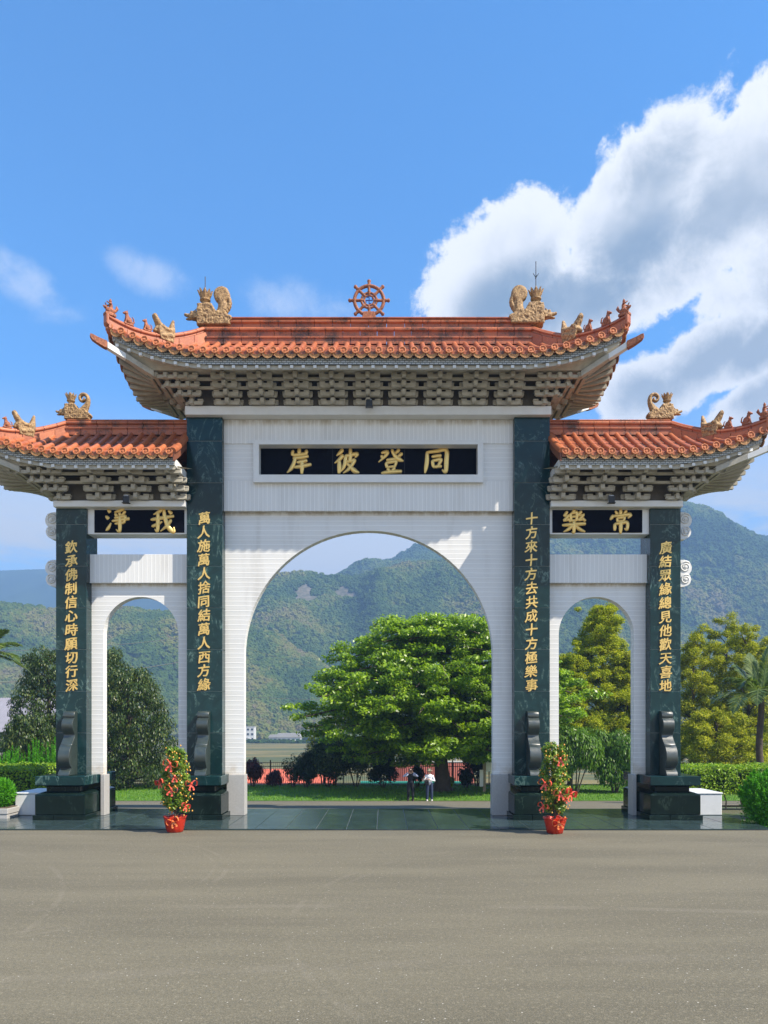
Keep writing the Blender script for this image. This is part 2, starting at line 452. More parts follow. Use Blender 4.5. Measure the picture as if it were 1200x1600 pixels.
def link(name, me, mat=None, parent=None, loc=None, rot=None, sc=None):
    if mat is not None and me is not None and len(me.materials) == 0:
        me.materials.append(MATS[mat] if isinstance(mat, str) else mat)
    o = bpy.data.objects.new(name, me); C.objects.link(o)
    if parent is not None: o.parent = parent
    if loc is not None: o.location = loc
    if rot is not None: o.rotation_euler = rot
    if sc is not None: o.scale = sc
    return o
def obj(name, mb, mat, parent=None, bevel=0.0, smooth=None, loc=None, rot=None, sc=None, fix=True):
    return link(name, mb.mesh(name, bevel, smooth, fix), mat, parent, loc, rot, sc)
def tag(o, label=None, cat=None, group=None, kind=None):
    if label: o['label'] = label
    if cat: o['category'] = cat
    if group: o['group'] = group
    if kind: o['kind'] = kind
    return o
def thing(name, label, cat, loc=(0,0,0), rz=0.0, group=None):
    o = bpy.data.objects.new(name, None); C.objects.link(o)
    o.location = loc; o.rotation_euler = (0, 0, rz); o.empty_display_size = 0.2
    return tag(o, label, cat, group)
def stuff(o):
    o['kind'] = 'stuff'; return o

def catmull(pts, n=6, closed=False):
    pts = [np.array(p, float) for p in pts]; out = []
    N = len(pts)
    for i in range(N if closed else N - 1):
        if closed: p0, p1, p2, p3 = pts[(i-1) % N], pts[i], pts[(i+1) % N], pts[(i+2) % N]
        else: p0, p1, p2, p3 = pts[max(i-1,0)], pts[i], pts[i+1], pts[min(i+2,N-1)]
        for k in range(n):
            t = k / n
            out.append(0.5*((2*p1)+(-p0+p2)*t+(2*p0-5*p1+4*p2-p3)*t*t+(-p0+3*p1-3*p2+p3)*t**3))
    if not closed: out.append(pts[-1])
    return [tuple(p) for p in out]

def remeshed(mb, voxel, name='blob', smooth_it=2):
    """one continuous skin round overlapping pieces"""
    me = mb.mesh(name); o = bpy.data.objects.new(name, me); C.objects.link(o)
    md = o.modifiers.new('r', 'REMESH'); md.mode = 'VOXEL'; md.voxel_size = voxel
    if smooth_it:
        ms = o.modifiers.new('s', 'SMOOTH'); ms.iterations = smooth_it; ms.factor = 0.5
    dg = bpy.context.evaluated_depsgraph_get()
    out = bpy.data.meshes.new_from_object(o.evaluated_get(dg)); out.name = name
    bpy.data.objects.remove(o); bpy.data.meshes.remove(me)
    out.polygons.foreach_set('use_smooth', [True] * len(out.polygons)); out.update()
    return out

def X(px, D): return (px - 600) / 1200 * D + 0.48
def Z(py, D): return 2.9 - (py - 1130) / 1200 * D
# ================================================================== the archway
gate = thing('memorial_archway', 'white and dark granite memorial archway with three openings and orange tiled roofs across the terrace', 'archway')

XI0, XI1 = 4.464, 5.55          # inner pillars
XO0, XO1 = 8.62, 9.55           # outer pillars
PY0, PY1 = -0.52, 0.38          # pillar front / back
ZP = 1.33                       # top of the pedestals

# ---- pillars clad in granite slabs
def pillar(x0, x1, ztop):
    p = obj('pillar', MB().box(x0+.012, x1-.012, PY0+.012, PY1-.012, ZP, ztop), 'grout', gate)
    z = ZP
    while z < ztop - 0.05:
        z1 = min(z + 1.275, ztop)
        obj('granite_slab', MB().box(x0, x1, PY0, PY1, z + 0.004, z1 - 0.007), 'green_granite', p, bevel=0.006)
        z = z1
    return p
pillars = {}
for s in (-1, 1):
    a, b = sorted((s*XI0, s*XI1)); pillars[('i', s)] = pillar(a, b, 12.26)
    a, b = sorted((s*XO0, s*XO1)); pillars[('o', s)] = pillar(a, b, 9.47)

# ---- pedestals: skirting, block, neck, cap slab
def pedestal(x0, x1):
    y0, y1 = -1.30, 1.30
    p = obj('pedestal', MB().box(x0, x1, y0, y1, 0.19, 0.755), 'dark_granite', gate, bevel=0.012)
    # skirting in stones
    mid = x0 + (x1 - x0) * 0.38
    for a, b in ((x0 - .05, mid - .006), (mid + .006, x1 + .05)):
        obj('skirting_stone', MB().box(a, b, y0-.05, y1+.05, 0.04, 0.185), 'dark_granite', p, bevel=0.008)
    def ring(i, z): return [(x0+i, y0+i, z), (x1-i, y0+i, z), (x1-i, y1-i, z), (x0+i, y1-i, z)]
    obj('moulding', MB().loft([ring(0.0, .757), ring(0.01, .79), ring(.13, .84), ring(.24, .87)]), 'dark_granite', p)
    obj('neck', MB().loft([ring(.24, .872), ring(.24, 1.0), ring(.12, 1.055)]), 'dark_granite', p)
    obj('cap_slab', MB().box(x0, x1, y0, y1, 1.057, ZP - .002), 'green_granite', p, bevel=0.012)
for s in (-1, 1):
    for a, b in ((8.36, 9.84), (4.335, 5.70)):
        lo, hi = sorted((s*a, s*b)); pedestal(lo, hi)

# ---- brace stones standing on the pedestals in front of (and behind) each pillar
prof = [(0.0, 3.27), (0.14, 3.27), (0.22, 3.22), (0.25, 3.13), (0.235, 3.075), (0.215, 3.062),
        (0.235, 3.05), (0.32, 3.00), (0.37, 2.92), (0.38, 2.82), (0.34, 2.70), (0.25, 2.61), (0.20, 2.55),
        (0.22, 2.48), (0.31, 2.38), (0.40, 2.29), (0.435, 2.255), (0.435, 2.235), (0.455, 2.235),
        (0.53, 2.17), (0.605, 2.05), (0.64, 1.92), (0.63, 1.78), (0.57, 1.66), (0.48, 1.585), (0.44, 1.55),
        (0.49, 1.52), (0.57, 1.46), (0.62, 1.40), (0.635, 1.335), (0.0, 1.335)]
def brace(xc, face):
    w = 0.168
    poly = [((PY0 - y - .002) if face < 0 else (PY1 + y + .002), z) for y, z in prof]
    obj('brace_stone', MB().prism(poly, xc - w, xc + w, 'x'), 'polished_granite', gate, bevel=0.006, smooth=40)
    # round boss on each cheek
for s in (-1, 1):
    for xc in (9.06, 5.00):
        for f in (-1, 1): brace(s*xc, f)

# ---- cheek plinths of grey granite under the wall jambs
def plinth(x0, x1):
    obj('plinth', MB().box(x0, x1, -.19, .27, 0.04, 1.30), 'grey_granite', gate, bevel=0.008)
    
for s in (-1, 1):
    for a, b in ((3.84, 4.40), (5.745, 5.95), (8.19, 8.31)):
        lo, hi = sorted((s*a, s*b)); plinth(lo, hi)
    
# ---- arch walls
def arch_wall(xc, hw, r, zspring, ztop, zbot=1.305):
    poly = [(xc-hw, zbot), (xc-hw, ztop), (xc+hw, ztop), (xc+hw, zbot), (xc+r, zbot)]
    n = 48
    poly += [(xc + r*math.cos(PI*i/n), zspring + r*math.sin(PI*i/n)) for i in range(n+1)]
    poly += [(xc-r, zbot)]
    obj('arch_wall', MB().prism(poly, -.11, .20, 'y'), 'strip_tile_horizontal', gate)
arch_wall(0.0, XI0-.004, 3.87, 5.02, 9.45)
for s in (-1, 1):
    hw = (XO0 - XI1)/2 - .004
    x = s * (XO0 + XI1)/2
    arch_wall(x, hw, 1.168, 5.66, 7.235)

# ---- centre beam with the framed name plate
b = obj('beam', MB().box(-XI0+.004, XI0-.004, -.29, .38, 9.45, 10.385), 'strip_tile_vertical', gate, bevel=.006)
obj('beam_band', MB().box(-XI0+.004, XI0-.004, -.315, .38, 11.52, 12.26), 'strip_tile_vertical', b, bevel=.006)
for s in (-1, 1):
    lo, hi = sorted((s*3.45, s*(XI0-.004)))
    obj('beam_panel', MB().box(lo, hi, -.285, .38, 10.387, 11.518), 'strip_tile_horizontal', b)
plate = obj('name_plate', MB().box(-3.37, 3.37, -.07, .30, 10.50, 11.50), 'plaque_black', gate)
fr = MB()
fr.loft([[(-3.53, y, 10.30), (3.53, y, 10.30), (3.53, y, 11.59), (-3.53, y, 11.59)] for y in (-.43, -.02)], cap=False)
fr.loft([[(-3.36, y, 10.53), (3.36, y, 10.53), (3.36, y, 11.46), (-3.36, y, 11.46)] for y in (-.43, -.02)], cap=False)
for y in (-.43, -.02):
    o_ = [(-3.53, y, 10.30), (3.53, y, 10.30), (3.53, y, 11.59), (-3.53, y, 11.59)]
    i_ = [(-3.36, y, 10.53), (3.36, y, 10.53), (3.36, y, 11.46), (-3.36, y, 11.46)]
    fr.add(o_ + i_, [(k, (k+1) % 4, 4+(k+1) % 4, 4+k) for k in range(4)])
obj('plate_frame', fr, 'white_paint', plate)
for k in range(1, 3):
    obj('plate_joint', MB().box(-3.36+k*2.24-.006, -3.36+k*2.24+.006, -.073, -.06, 10.53, 11.46), 'black_plastic', plate)

# ---- white sill beams the brackets stand on
obj('sill_beam', MB().box(-5.56, 5.56, -.70, .70, 12.262, 12.53), 'white_paint', gate, bevel=.01)
for s in (-1, 1):
    lo, hi = sorted((s*5.552, s*9.56))
    obj('sill_beam', MB().box(lo, hi, -.70, .70, 9.472, 9.66), 'white_paint', gate, bevel=.01)
    # lower lintel over the small arch
    lo, hi = sorted((s*(XI1+.003), s*(XO0-.003)))
    obj('lintel', MB().box(lo, hi, -.262, .30, 7.237, 8.12), 'strip_tile_vertical', gate, bevel=.006)
    # name plate lintel
    nl = MB().box(lo, hi, -.43, .12, 8.70, 9.47)
    pl = obj('name_plate', nl, 'white_paint', gate, bevel=.006)
    q0, q1 = sorted((s*5.645, s*8.40))
    obj('plate_face', MB().box(q0, q1, -.452, -.40, 8.745, 9.44), 'plaque_black', pl)
    pillars[('np', s)] = pl

# ---- cloud scrolls on the outer pillar flanks
def scroll(s, z1, z0):
    h = z1 - z0
    P = [(0, z1), (.22, z1), (.36, z1-.05), (.44, z1-.20), (.43, z1-.34), (.36, z1-.45), (.40, z1-.50), (.425, z1-.62), (.36, z1-.76), (.20, z1-h+.02), (0, z0)]
    P2 = [P[0]] + catmull(P[1:10], 5) + [P[10]]
    poly = [(s*(XO1 + x), z) for x, z in P2]
    o = obj('cloud_scroll', MB().prism(poly, -.26, .10, 'y'), 'white_paint', gate, smooth=35)
    for cx, cz, r0 in ((.245, z1-.215, .17), (.255, z1-.60, .15)):
        pts = []
        for k in range(40):
            q = 4.2*PI*k/39; r = r0*(1 - .86*k/39)
            pts.append((s*(XO1 + cx + r*math.cos(q+.8)), -.265, cz + r*math.sin(q+.8)))
        obj('spiral_rib', MB().tube(pts, .022, 6), 'white_paint', o, smooth=60)
        obj('scroll_eye', MB().lathe([(.0, -.30), (.04, -.295), (.05, -.262)], 10, (s*(XO1+cx), 0, cz), 'y'), 'white_paint', o)
for s in (-1, 1):
    scroll(s, 9.42, 8.57); scroll(s, 7.95, 7.10)

# ================================================================== lettering
_glyph = {}
def glyph(ch, size, extr=0.016):
    if ch in _glyph: return _glyph[ch]
    cu = bpy.data.curves.new('glyph', 'FONT'); cu.body = ch; cu.size = 1.0; cu.offset = 0.0; cu.extrude = 0.04
    cu.bevel_depth = 0.0; cu.resolution_u = 3
    o = bpy.data.objects.new('glyph', cu); C.objects.link(o)
    dg = bpy.context.evaluated_depsgraph_get()
    me = bpy.data.meshes.new_from_object(o.evaluated_get(dg)); bpy.data.objects.remove(o)
    n = len(me.vertices); co = np.empty(n*3); me.vertices.foreach_get('co', co); co = co.reshape(-1, 3)
    fl = [tuple(p.vertices) for p in me.polygons]; cos = []; fcs = []
    for k, (dx, dy) in enumerate(((-.020, .012), (.020, .014), (.0, -.016), (.012, 0))):
        c_ = co + np.array([dx, dy, 0.0]); c_[:, 2] = np.where(c_[:, 2] > 0, .04 - .002*k, -.04); cos.append(c_)
        fcs += [tuple(i + k*n for i in f) for f in fl]
    co = np.concatenate(cos); me = bpy.data.meshes.new('character'); me.from_pydata(co.tolist(), [], fcs)
    # brushed look: strokes climb to the right, swell a little, the outline is uneven
    x = co[:, 0] - 0.5; y = co[:, 1] - 0.38; z = co[:, 2].copy()
    y2 = y + 0.13 * x - 0.10 * x * x
    x2 = x * (0.98 - 0.10 * y) + 0.05 * y + 0.018 * np.sin(9*y + 2)
    y2 = y2 + 0.016 * np.sin(11*x + 1)
    out = np.stack([x2*size, -z/0.04*extr, y2*size], 1)
    me.vertices.foreach_set('co', out.ravel()); me.update(); me.name = 'character'
    me.materials.clear()
    _glyph[ch] = me
    return me
def couplet(text, pil, xc, y0px, pitch, D=23.55):
    for i, ch in enumerate(text):
        link('character', glyph(ch, 0.395), 'gold_leaf', pil, (xc + random.uniform(-.012, .012), PY0 - .012, Z(y0px + pitch*i, D)),
             (0, R(random.uniform(-3, 3)), 0))
couplet('欽承佛制信心時願切行深', pillars[('o', -1)], X(113.5, 23.55), 855.5, 21.5)
couplet('萬人施萬人捨同結萬人西方緣', pillars[('i', -1)], X(320, 23.55), 810.5, 21.6)
couplet('十方來十方去共成十方極樂事', pillars[('i', 1)], X(829.5, 23.55), 811.5, 21.6)
couplet('廣結眾緣總見他歡天喜地', pillars[('o', 1)], X(1038.5, 23.55), 856.5, 21.5)

# brush written characters of the name plates: strokes as centre lines (x, y down, width) on a 100 grid
BR = {
 '岸': [[(51,0,7),(50,12,9),(50,24,7)], [(27,9,6),(24,17,8),(25,27,8)], [(24,27,7),(50,25,9),(78,21,8)], [(79,7,6),(78,14,9),(76,24,6)],
       [(27,39,7),(55,36,9),(84,31,8)], [(34,38,8),(29,58,9),(18,80,9),(3,95,3)], [(42,55,7),(60,52,9),(79,48,8)], [(31,74,7),(60,70,10),(95,63,8)], [(61,50,8),(61,76,10),(60,99,6)]],
 '彼': [[(36,5,9),(26,17,9),(12,29,3)], [(36,27,9),(24,43,9),(5,58,3)], [(23,48,8),(23,72,10),(22,97,7)], [(46,30,8),(68,26,9),(93,22,9),(85,36,4)],
       [(48,30,9),(45,56,9),(39,76,8),(28,92,3)], [(66,2,8),(66,26,9),(64,50,8)], [(50,52,7),(68,50,8),(82,46,9),(70,68,9),(56,84,8),(38,97,3)], [(53,58,6),(68,74,9),(84,89,12),(100,95,4)]],
 '登': [[(16,18,7),(38,14,9),(30,30,8),(4,54,3)], [(14,29,7),(21,37,8)], [(56,6,7),(66,26,9),(82,42,12),(100,50,4)], [(84,5,8),(76,14,8),(70,20,4)], [(95,20,8),(86,28,8),(78,33,4)],
       [(36,46,7),(52,44,8),(68,42,7)], [(33,57,7),(35,66,8),(37,75,7)], [(33,57,7),(52,54,8),(72,52,8),(66,73,6)], [(37,74,6),(66,71,7)], [(39,79,8),(45,88,8)], [(66,76,8),(58,87,7)], [(16,97,7),(50,92,10),(92,90,9)]],
 '同': [[(15,14,8),(14,50,10),(10,78,9),(6,97,4)], [(15,16,7),(52,11,9),(89,7,10),(90,50,11),(87,92,9),(74,84,4)], [(34,33,7),(52,30,8),(68,28,8)], [(35,48,7),(37,60,8),(39,72,7)], [(36,49,7),(52,46,8),(68,44,9),(60,64,7),(50,76,5)], [(38,74,6),(54,71,8),(70,70,7)]],
 '樂': [[(54,0,7),(48,8,8),(44,14,4)], [(37,15,7),(38,30,8),(39,47,7)], [(38,15,6),(50,13,8),(64,12,9),(62,46,7)], [(40,30,6),(60,28,7)], [(39,46,6),(60,45,7)],
       [(22,8,8),(15,18,8),(10,26,6),(24,25,5)], [(30,22,7),(18,36,8),(8,46,6),(32,42,6)], [(27,37,6),(36,50,8)], [(82,6,8),(75,16,8),(70,24,6),(86,22,6)], [(93,18,7),(82,33,8),(70,44,6),(94,40,6)], [(88,34,6),(98,47,8)],
       [(2,66,8),(50,62,10),(98,59,9)], [(51,48,8),(51,76,10),(50,99,6),(42,93,3)], [(43,67,8),(28,82,9),(6,94,3)], [(57,67,6),(74,82,10),(97,93,5)]],
 '常': [[(51,-2,8),(51,10,9),(50,22,6)], [(28,5,6),(36,17,9)], [(75,3,9),(64,17,5)], [(17,23,7),(13,33,9),(6,42,5)], [(17,27,7),(52,24,9),(92,20,10),(82,36,4)], [(35,35,6),(38,50,7)], [(36,36,6),(52,33,8),(67,32,8),(62,48,6)], [(38,49,6),(62,47,7)],
       [(25,60,7),(26,74,9),(25,88,6)], [(26,60,7),(52,57,9),(79,54,9),(77,84,8),(66,79,3)], [(51,49,8),(51,76,10),(50,101,6)]],
 '淨': [[(11,5,7),(20,15,10)], [(3,33,7),(13,43,10)], [(3,94,4),(12,84,9),(24,62,4)], [(78,0,9),(60,9,9),(40,16,4)], [(42,22,7),(48,31,9)], [(60,17,7),(63,28,9)], [(84,12,9),(72,29,5)],
       [(40,40,7),(60,37,8),(84,33,9),(79,61,7)], [(30,53,7),(66,48,9),(101,43,9)], [(42,65,6),(60,62,8),(79,60,7)], [(61,33,8),(62,66,10),(60,98,8),(46,89,3)]],
 '我': [[(46,3,9),(32,14,9),(12,24,3)], [(2,46,8),(50,38,10),(97,31,8)], [(30,16,8),(30,55,10),(28,95,8),(17,86,3)], [(6,74,8),(28,66,9),(48,55,4)], [(56,1,8),(60,36,10),(76,80,12),(98,99,9),(98,78,3)], [(86,48,9),(68,72,9),(42,95,3)], [(76,7,7),(88,20,10)]],
}
def brush_char(ch, size):
    mb = MB()
    for k, st in enumerate(BR[ch]):
        pts = catmull(st, 5); n = len(pts); L = []
        for i in range(n):
            a = np.array(pts[max(i-1, 0)][:2]); b_ = np.array(pts[min(i+1, n-1)][:2])
            t = (b_ - a); t /= max(1e-6, np.hypot(*t)); nx = np.array([-t[1], t[0]])
            w = pts[i][2] * 0.84
            if i == 0: w *= 0.75
            x, y = pts[i][:2]; h = (0.020 + 0.0011 * w) + 0.0007 * k
            rows = []
            for u, hh in ((-1, 0.0), (-.8, .6), (0, 1.0), (.8, .6), (1, 0.0)):
                px, py = x + nx[0]*w*u, y + nx[1]*w*u
                rows.append(((px-50)/100*size, -hh*h, (50-py)/100*size))
            L.append(rows)
        # rounded brush ends
        def cap(r, d):
            c = np.mean(np.array(r), 0); c2 = c + np.array(d)
            return [tuple(c2 + (np.array(p)-c)*0.45*np.array([1, .6, 1])) for p in r]
        d0 = np.array(L[0][2]) - np.array(L[1][2]); d0 = d0 / max(1e-6, np.linalg.norm(d0)) * pts[0][2]*.35/100*size
        d1 = np.array(L[-1][2]) - np.array(L[-2][2]); d1 = d1 / max(1e-6, np.linalg.norm(d1)) * pts[-1][2]*.35/100*size
        d0[1] = d1[1] = 0
        L = [cap(L[0], d0)] + L + [cap(L[-1], d1)]
        mb.loft(L, cap=False, closed=False)
    return mb
for ch, px in (('岸', 467.5), ('彼', 541), ('登', 610), ('同', 681.5)):
    obj('character', brush_char(ch, 0.80), 'gold_leaf', plate, smooth=70, loc=(X(px, 23.93), -.072, Z(720.5, 23.93)), fix=False)
for ch, px, py, s in (('淨', 183, 813, -1), ('我', 254, 813.5, -1), ('樂', 896.5, 815, 1), ('常', 969.5, 815, 1)):
    obj('character', brush_char(ch, 0.72), 'gold_leaf', pillars[('np', s)], smooth=70, loc=(X(px, 23.55), -.454, Z(py, 23.55)), fix=False)

# ================================================================== bracket sets under the eaves
_arm = MB().prism([(-.365,.115),(-.365,.045),(-.35,.012),(-.315,0),(.315,0),(.35,.012),(.365,.045),(.365,.115)], -.05, .05, 'y')
for xx in (-.285, 0, .285): _arm.box(xx-.085, xx+.085, -.062, .062, .116, .160)
ARM = _arm.mesh('bracket_arm', bevel=.004)
_arm2 = MB().prism([(-.45,.115),(-.45,.05),(-.435,.015),(-.40,0),(.40,0),(.435,.015),(.45,.05),(.45,.115)], -.045, .045, 'y')
for xx in (-.38, .38): _arm2.box(xx-.075, xx+.075, -.055, .055, .116, .158)
ARM2 = _arm2.mesh('bracket_arm', bevel=.004)
for m_ in (ARM, ARM2): m_.materials.append(MATS['bracket_plaster'])

def stem_mesh(dz, dy, n=4):
    mb = MB()
    for k in range(n):
        z = k*dz; y = -k*dy
        mb.prism([(y-.20, z+.035), (y-.165, z), (0.75-.0, z), (0.75, z+dz*.97), (y-.165, z+dz*.97), (y-.20, z+dz*.8)], -.058, .058, 'x')
    return mb.mesh('bracket_set', bevel=0.0)
def bracket(x, y, z, rz, dz, dy, stem, skip=0):
    o = link('bracket_set', stem, 'bracket_plaster', gate, (x, y, z), (0, 0, rz))
    for k in range(skip, 4):
        link('bracket_arm', ARM, None, o, (0, -k*dy, k*dz))
        if k < 3: link('bracket_arm', ARM2, None, o, (0, -k*dy + .145, k*dz + .03))
    return o

def bracket_row(xs, x_in, bx, z0, dz, dy, ends):
    """xs: places along the front; bx: end of the sill beam; ends: which outer ends (+1/-1) turn the corner"""
    stem = stem_mesh(dz, dy)
    y0 = -.78
    for x in xs:
        bracket(x, y0, z0, 0, dz, dy, stem); bracket(x, -y0, z0, PI, dz, dy, stem)
    # tie beams running between the sets, stepping out with them
    mb = MB(); rb_ = MB()
    xa, xb = (min(x_in, bx), max(x_in, bx)) if len(ends) == 1 else (-bx, bx)
    for sg in (-1, 1):
        rb_.box(xa, xb, *sorted((sg*.50, sg*.60)), z0, z0 + 4*dz)
        for k in (2, 3):
            yy = sg * (-y0 + k*dy - .15)
            mb.box(xa, xb, yy-.035, yy+.035, z0 + k*dz + .01, z0 + k*dz + .085)
    for e in ends:
        if len(ends) == 1: e = int(math.copysign(1, bx))
        mb.box(*sorted((e*(abs(bx)-.06), e*abs(bx))), -.499, .499, z0, z0 + 4*dz)
        for k in (1, 2, 3):
            xx = e * (abs(bx) + k*dy*.95 - .05)
            mb.box(xx-.035, xx+.035, -.9, .9, z0 + k*dz + .01, z0 + k*dz + .085)
    obj('tie_beam', mb, 'bracket_plaster', gate)
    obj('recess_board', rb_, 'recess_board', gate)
    # corner clusters
    for e in ends:
        e = int(math.copysign(1, bx)) if len(ends) == 1 else e
        B = abs(bx)
        bracket(e*(B+.02), 0, z0, e*PI/2, dz, dy, stem)
        for sg in (-1, 1):
            cs = MB()
            for k in range(4):
                x0, x1 = B - .55, B - .10 + .30*k
                y = sg*(-y0 + k*dy); z = z0 + k*dz
                cs.prism([(e*x0, z+.10), (e*x0, z+.04), (e*(x0+.06), z), (e*(x1-.06), z), (e*x1, z+.04), (e*x1, z+.10)], y-.05, y+.05, 'y')
                ny = x1
                xx = e*(B - .05 + k*.30)
                cs.box(xx-.05, xx+.05, *sorted((sg*.35, sg*(-y0 + k*dy - .06))), z+.012, z+.11)
                for j in range(k+1):
                    xs_ = e*(B - .22 + .30*j)
                    cs.box(xs_-.05, xs_+.05, *sorted((sg*.55, sg*(-y0 + k*dy + .11))), z+.005, z + dz*.93)
                    cs.box(xs_-.08, xs_+.08, *sorted((sg*(-y0+k*dy-.07), sg*(-y0+k*dy+.07))), z+.102, z+.152)
                xs_ = e*(B - .48)
                cs.box(xs_-.08, xs_+.08, *sorted((sg*(-y0+k*dy-.07), sg*(-y0+k*dy+.07))), z+.102, z+.152)
            obj('bracket_set', cs, 'bracket_plaster', gate, bevel=.006)

bracket_row([1.06*k for k in range(-4, 5)], 0, 5.54, 12.53, .163, .225, (-1, 1))
for s in (-1, 1):
    bracket_row([s*v for v in (5.86, 6.98, 8.12)], s*5.57, s*9.54, 9.66, .188, .225, (s,))

# ================================================================== roofs
DISC = MB().lathe([(0, -.03), (.030, -.028), (.036, -.010), (.072, -.010), (.078, -.034), (.098, -.034), (.106, -.024), (.106, .05)], 16, axis='y')
# lathe along y with negative = towards the viewer
DISC_ME = DISC.mesh('eave_disc', smooth=35); DISC_ME.materials.append(MATS['disc_glaze'])
_dp = [(-.155, .085), (-.11, .03), (-.055, .0), (0, -.010), (.055, .0), (.11, .03), (.155, .085), (.158, .03), (.140, -.025), (.108, -.065), (.068, -.090), (.03, -.100), (0, -.112), (-.03, -.100), (-.068, -.090), (-.108, -.065), (-.140, -.025), (-.158, .03)]
def drip_mesh():
    mb = MB(); n = len(_dp)
    inn = [(x*.80, (z+.02)*.74-.022) for x, z in _dp]
    vs = [(x, -.012, z) for x, z in _dp] + [(x, .014, z) for x, z in _dp] + [(x, -.012, z) for x, z in inn] + [(x, -.002, z) for x, z in inn]
    fs = [(i, (i+1) % n, n+(i+1) % n, n+i) for i in range(n)] + [tuple(range(n, 2*n))]
    fs += [(i, (i+1) % n, 2*n+(i+1) % n, 2*n+i) for i in range(n)]
    fs += [(2*n+i, 2*n+(i+1) % n, 3*n+(i+1) % n, 3*n+i) for i in range(n)] + [tuple(range(3*n, 4*n))]
    mb.add(vs, fs)
    me = mb.mesh('drip_tile')
    me.materials.append(MATS['drip_tile_face']); me.materials.append(MATS['terracotta'])
    return me
DRIP_ME = drip_mesh()

class Roof:
    def __init__(s, xr, w, d, ze, Hs, rise, xin=None, side=0, rl=3.1):
        s.xr, s.w, s.d, s.ze, s.Hs, s.rise_h, s.xin, s.side, s.rl = xr, w, d, ze, Hs, rise, xin, side, rl
        s.xc = xr + w
    def prof(s, a): return .80*a + .20*a*a
    def rise_x(s, ax): return s.rise_h * min(1.15, max(0, (ax - (s.xc - s.rl))/s.rl))**2
    def rise_t(s, t): return s.rise_h * max(0, (s.rl - s.w*(1-t))/s.rl)**2
    def z(s, x, y):
        ax, ay = abs(x), abs(y)
        t = (ax - s.xr)/s.w
        if t > 0 and t > ay/s.d:
            return s.ze + s.Hs*s.prof(1-t) + s.rise_t(ay/s.d)*t
        a = 1 - ay/s.d
        return s.ze + s.Hs*s.prof(a) + s.rise_x(ax)*(ay/s.d)
    def ytop(s, x):
        return s.d*min(1, max(0, (abs(x)-s.xr)/s.w))

def tile_tube(path, r0=.086, r1=.078, n=8, arc=1.25):
    """half round cover tile laid along a path that climbs the roof"""
    rings = []
    pts = [Vector(p) for p in path]
    for i, p in enumerate(pts):
        t = (pts[min(i+1, len(pts)-1)] - pts[max(i-1, 0)]).normalized()
        side = t.cross(Vector((0, 0, 1))).normalized(); up = side.cross(t)
        f = i/(len(pts)-1); r = r0*(1-f) + r1*f
        rings.append([p + side*math.cos(q)*r + up*math.sin(q)*r for q in [-.45 + (PI+.9)*j/n for j in range(n+1)]])
    mb = MB(); mb.loft(rings, closed=True)
    return mb

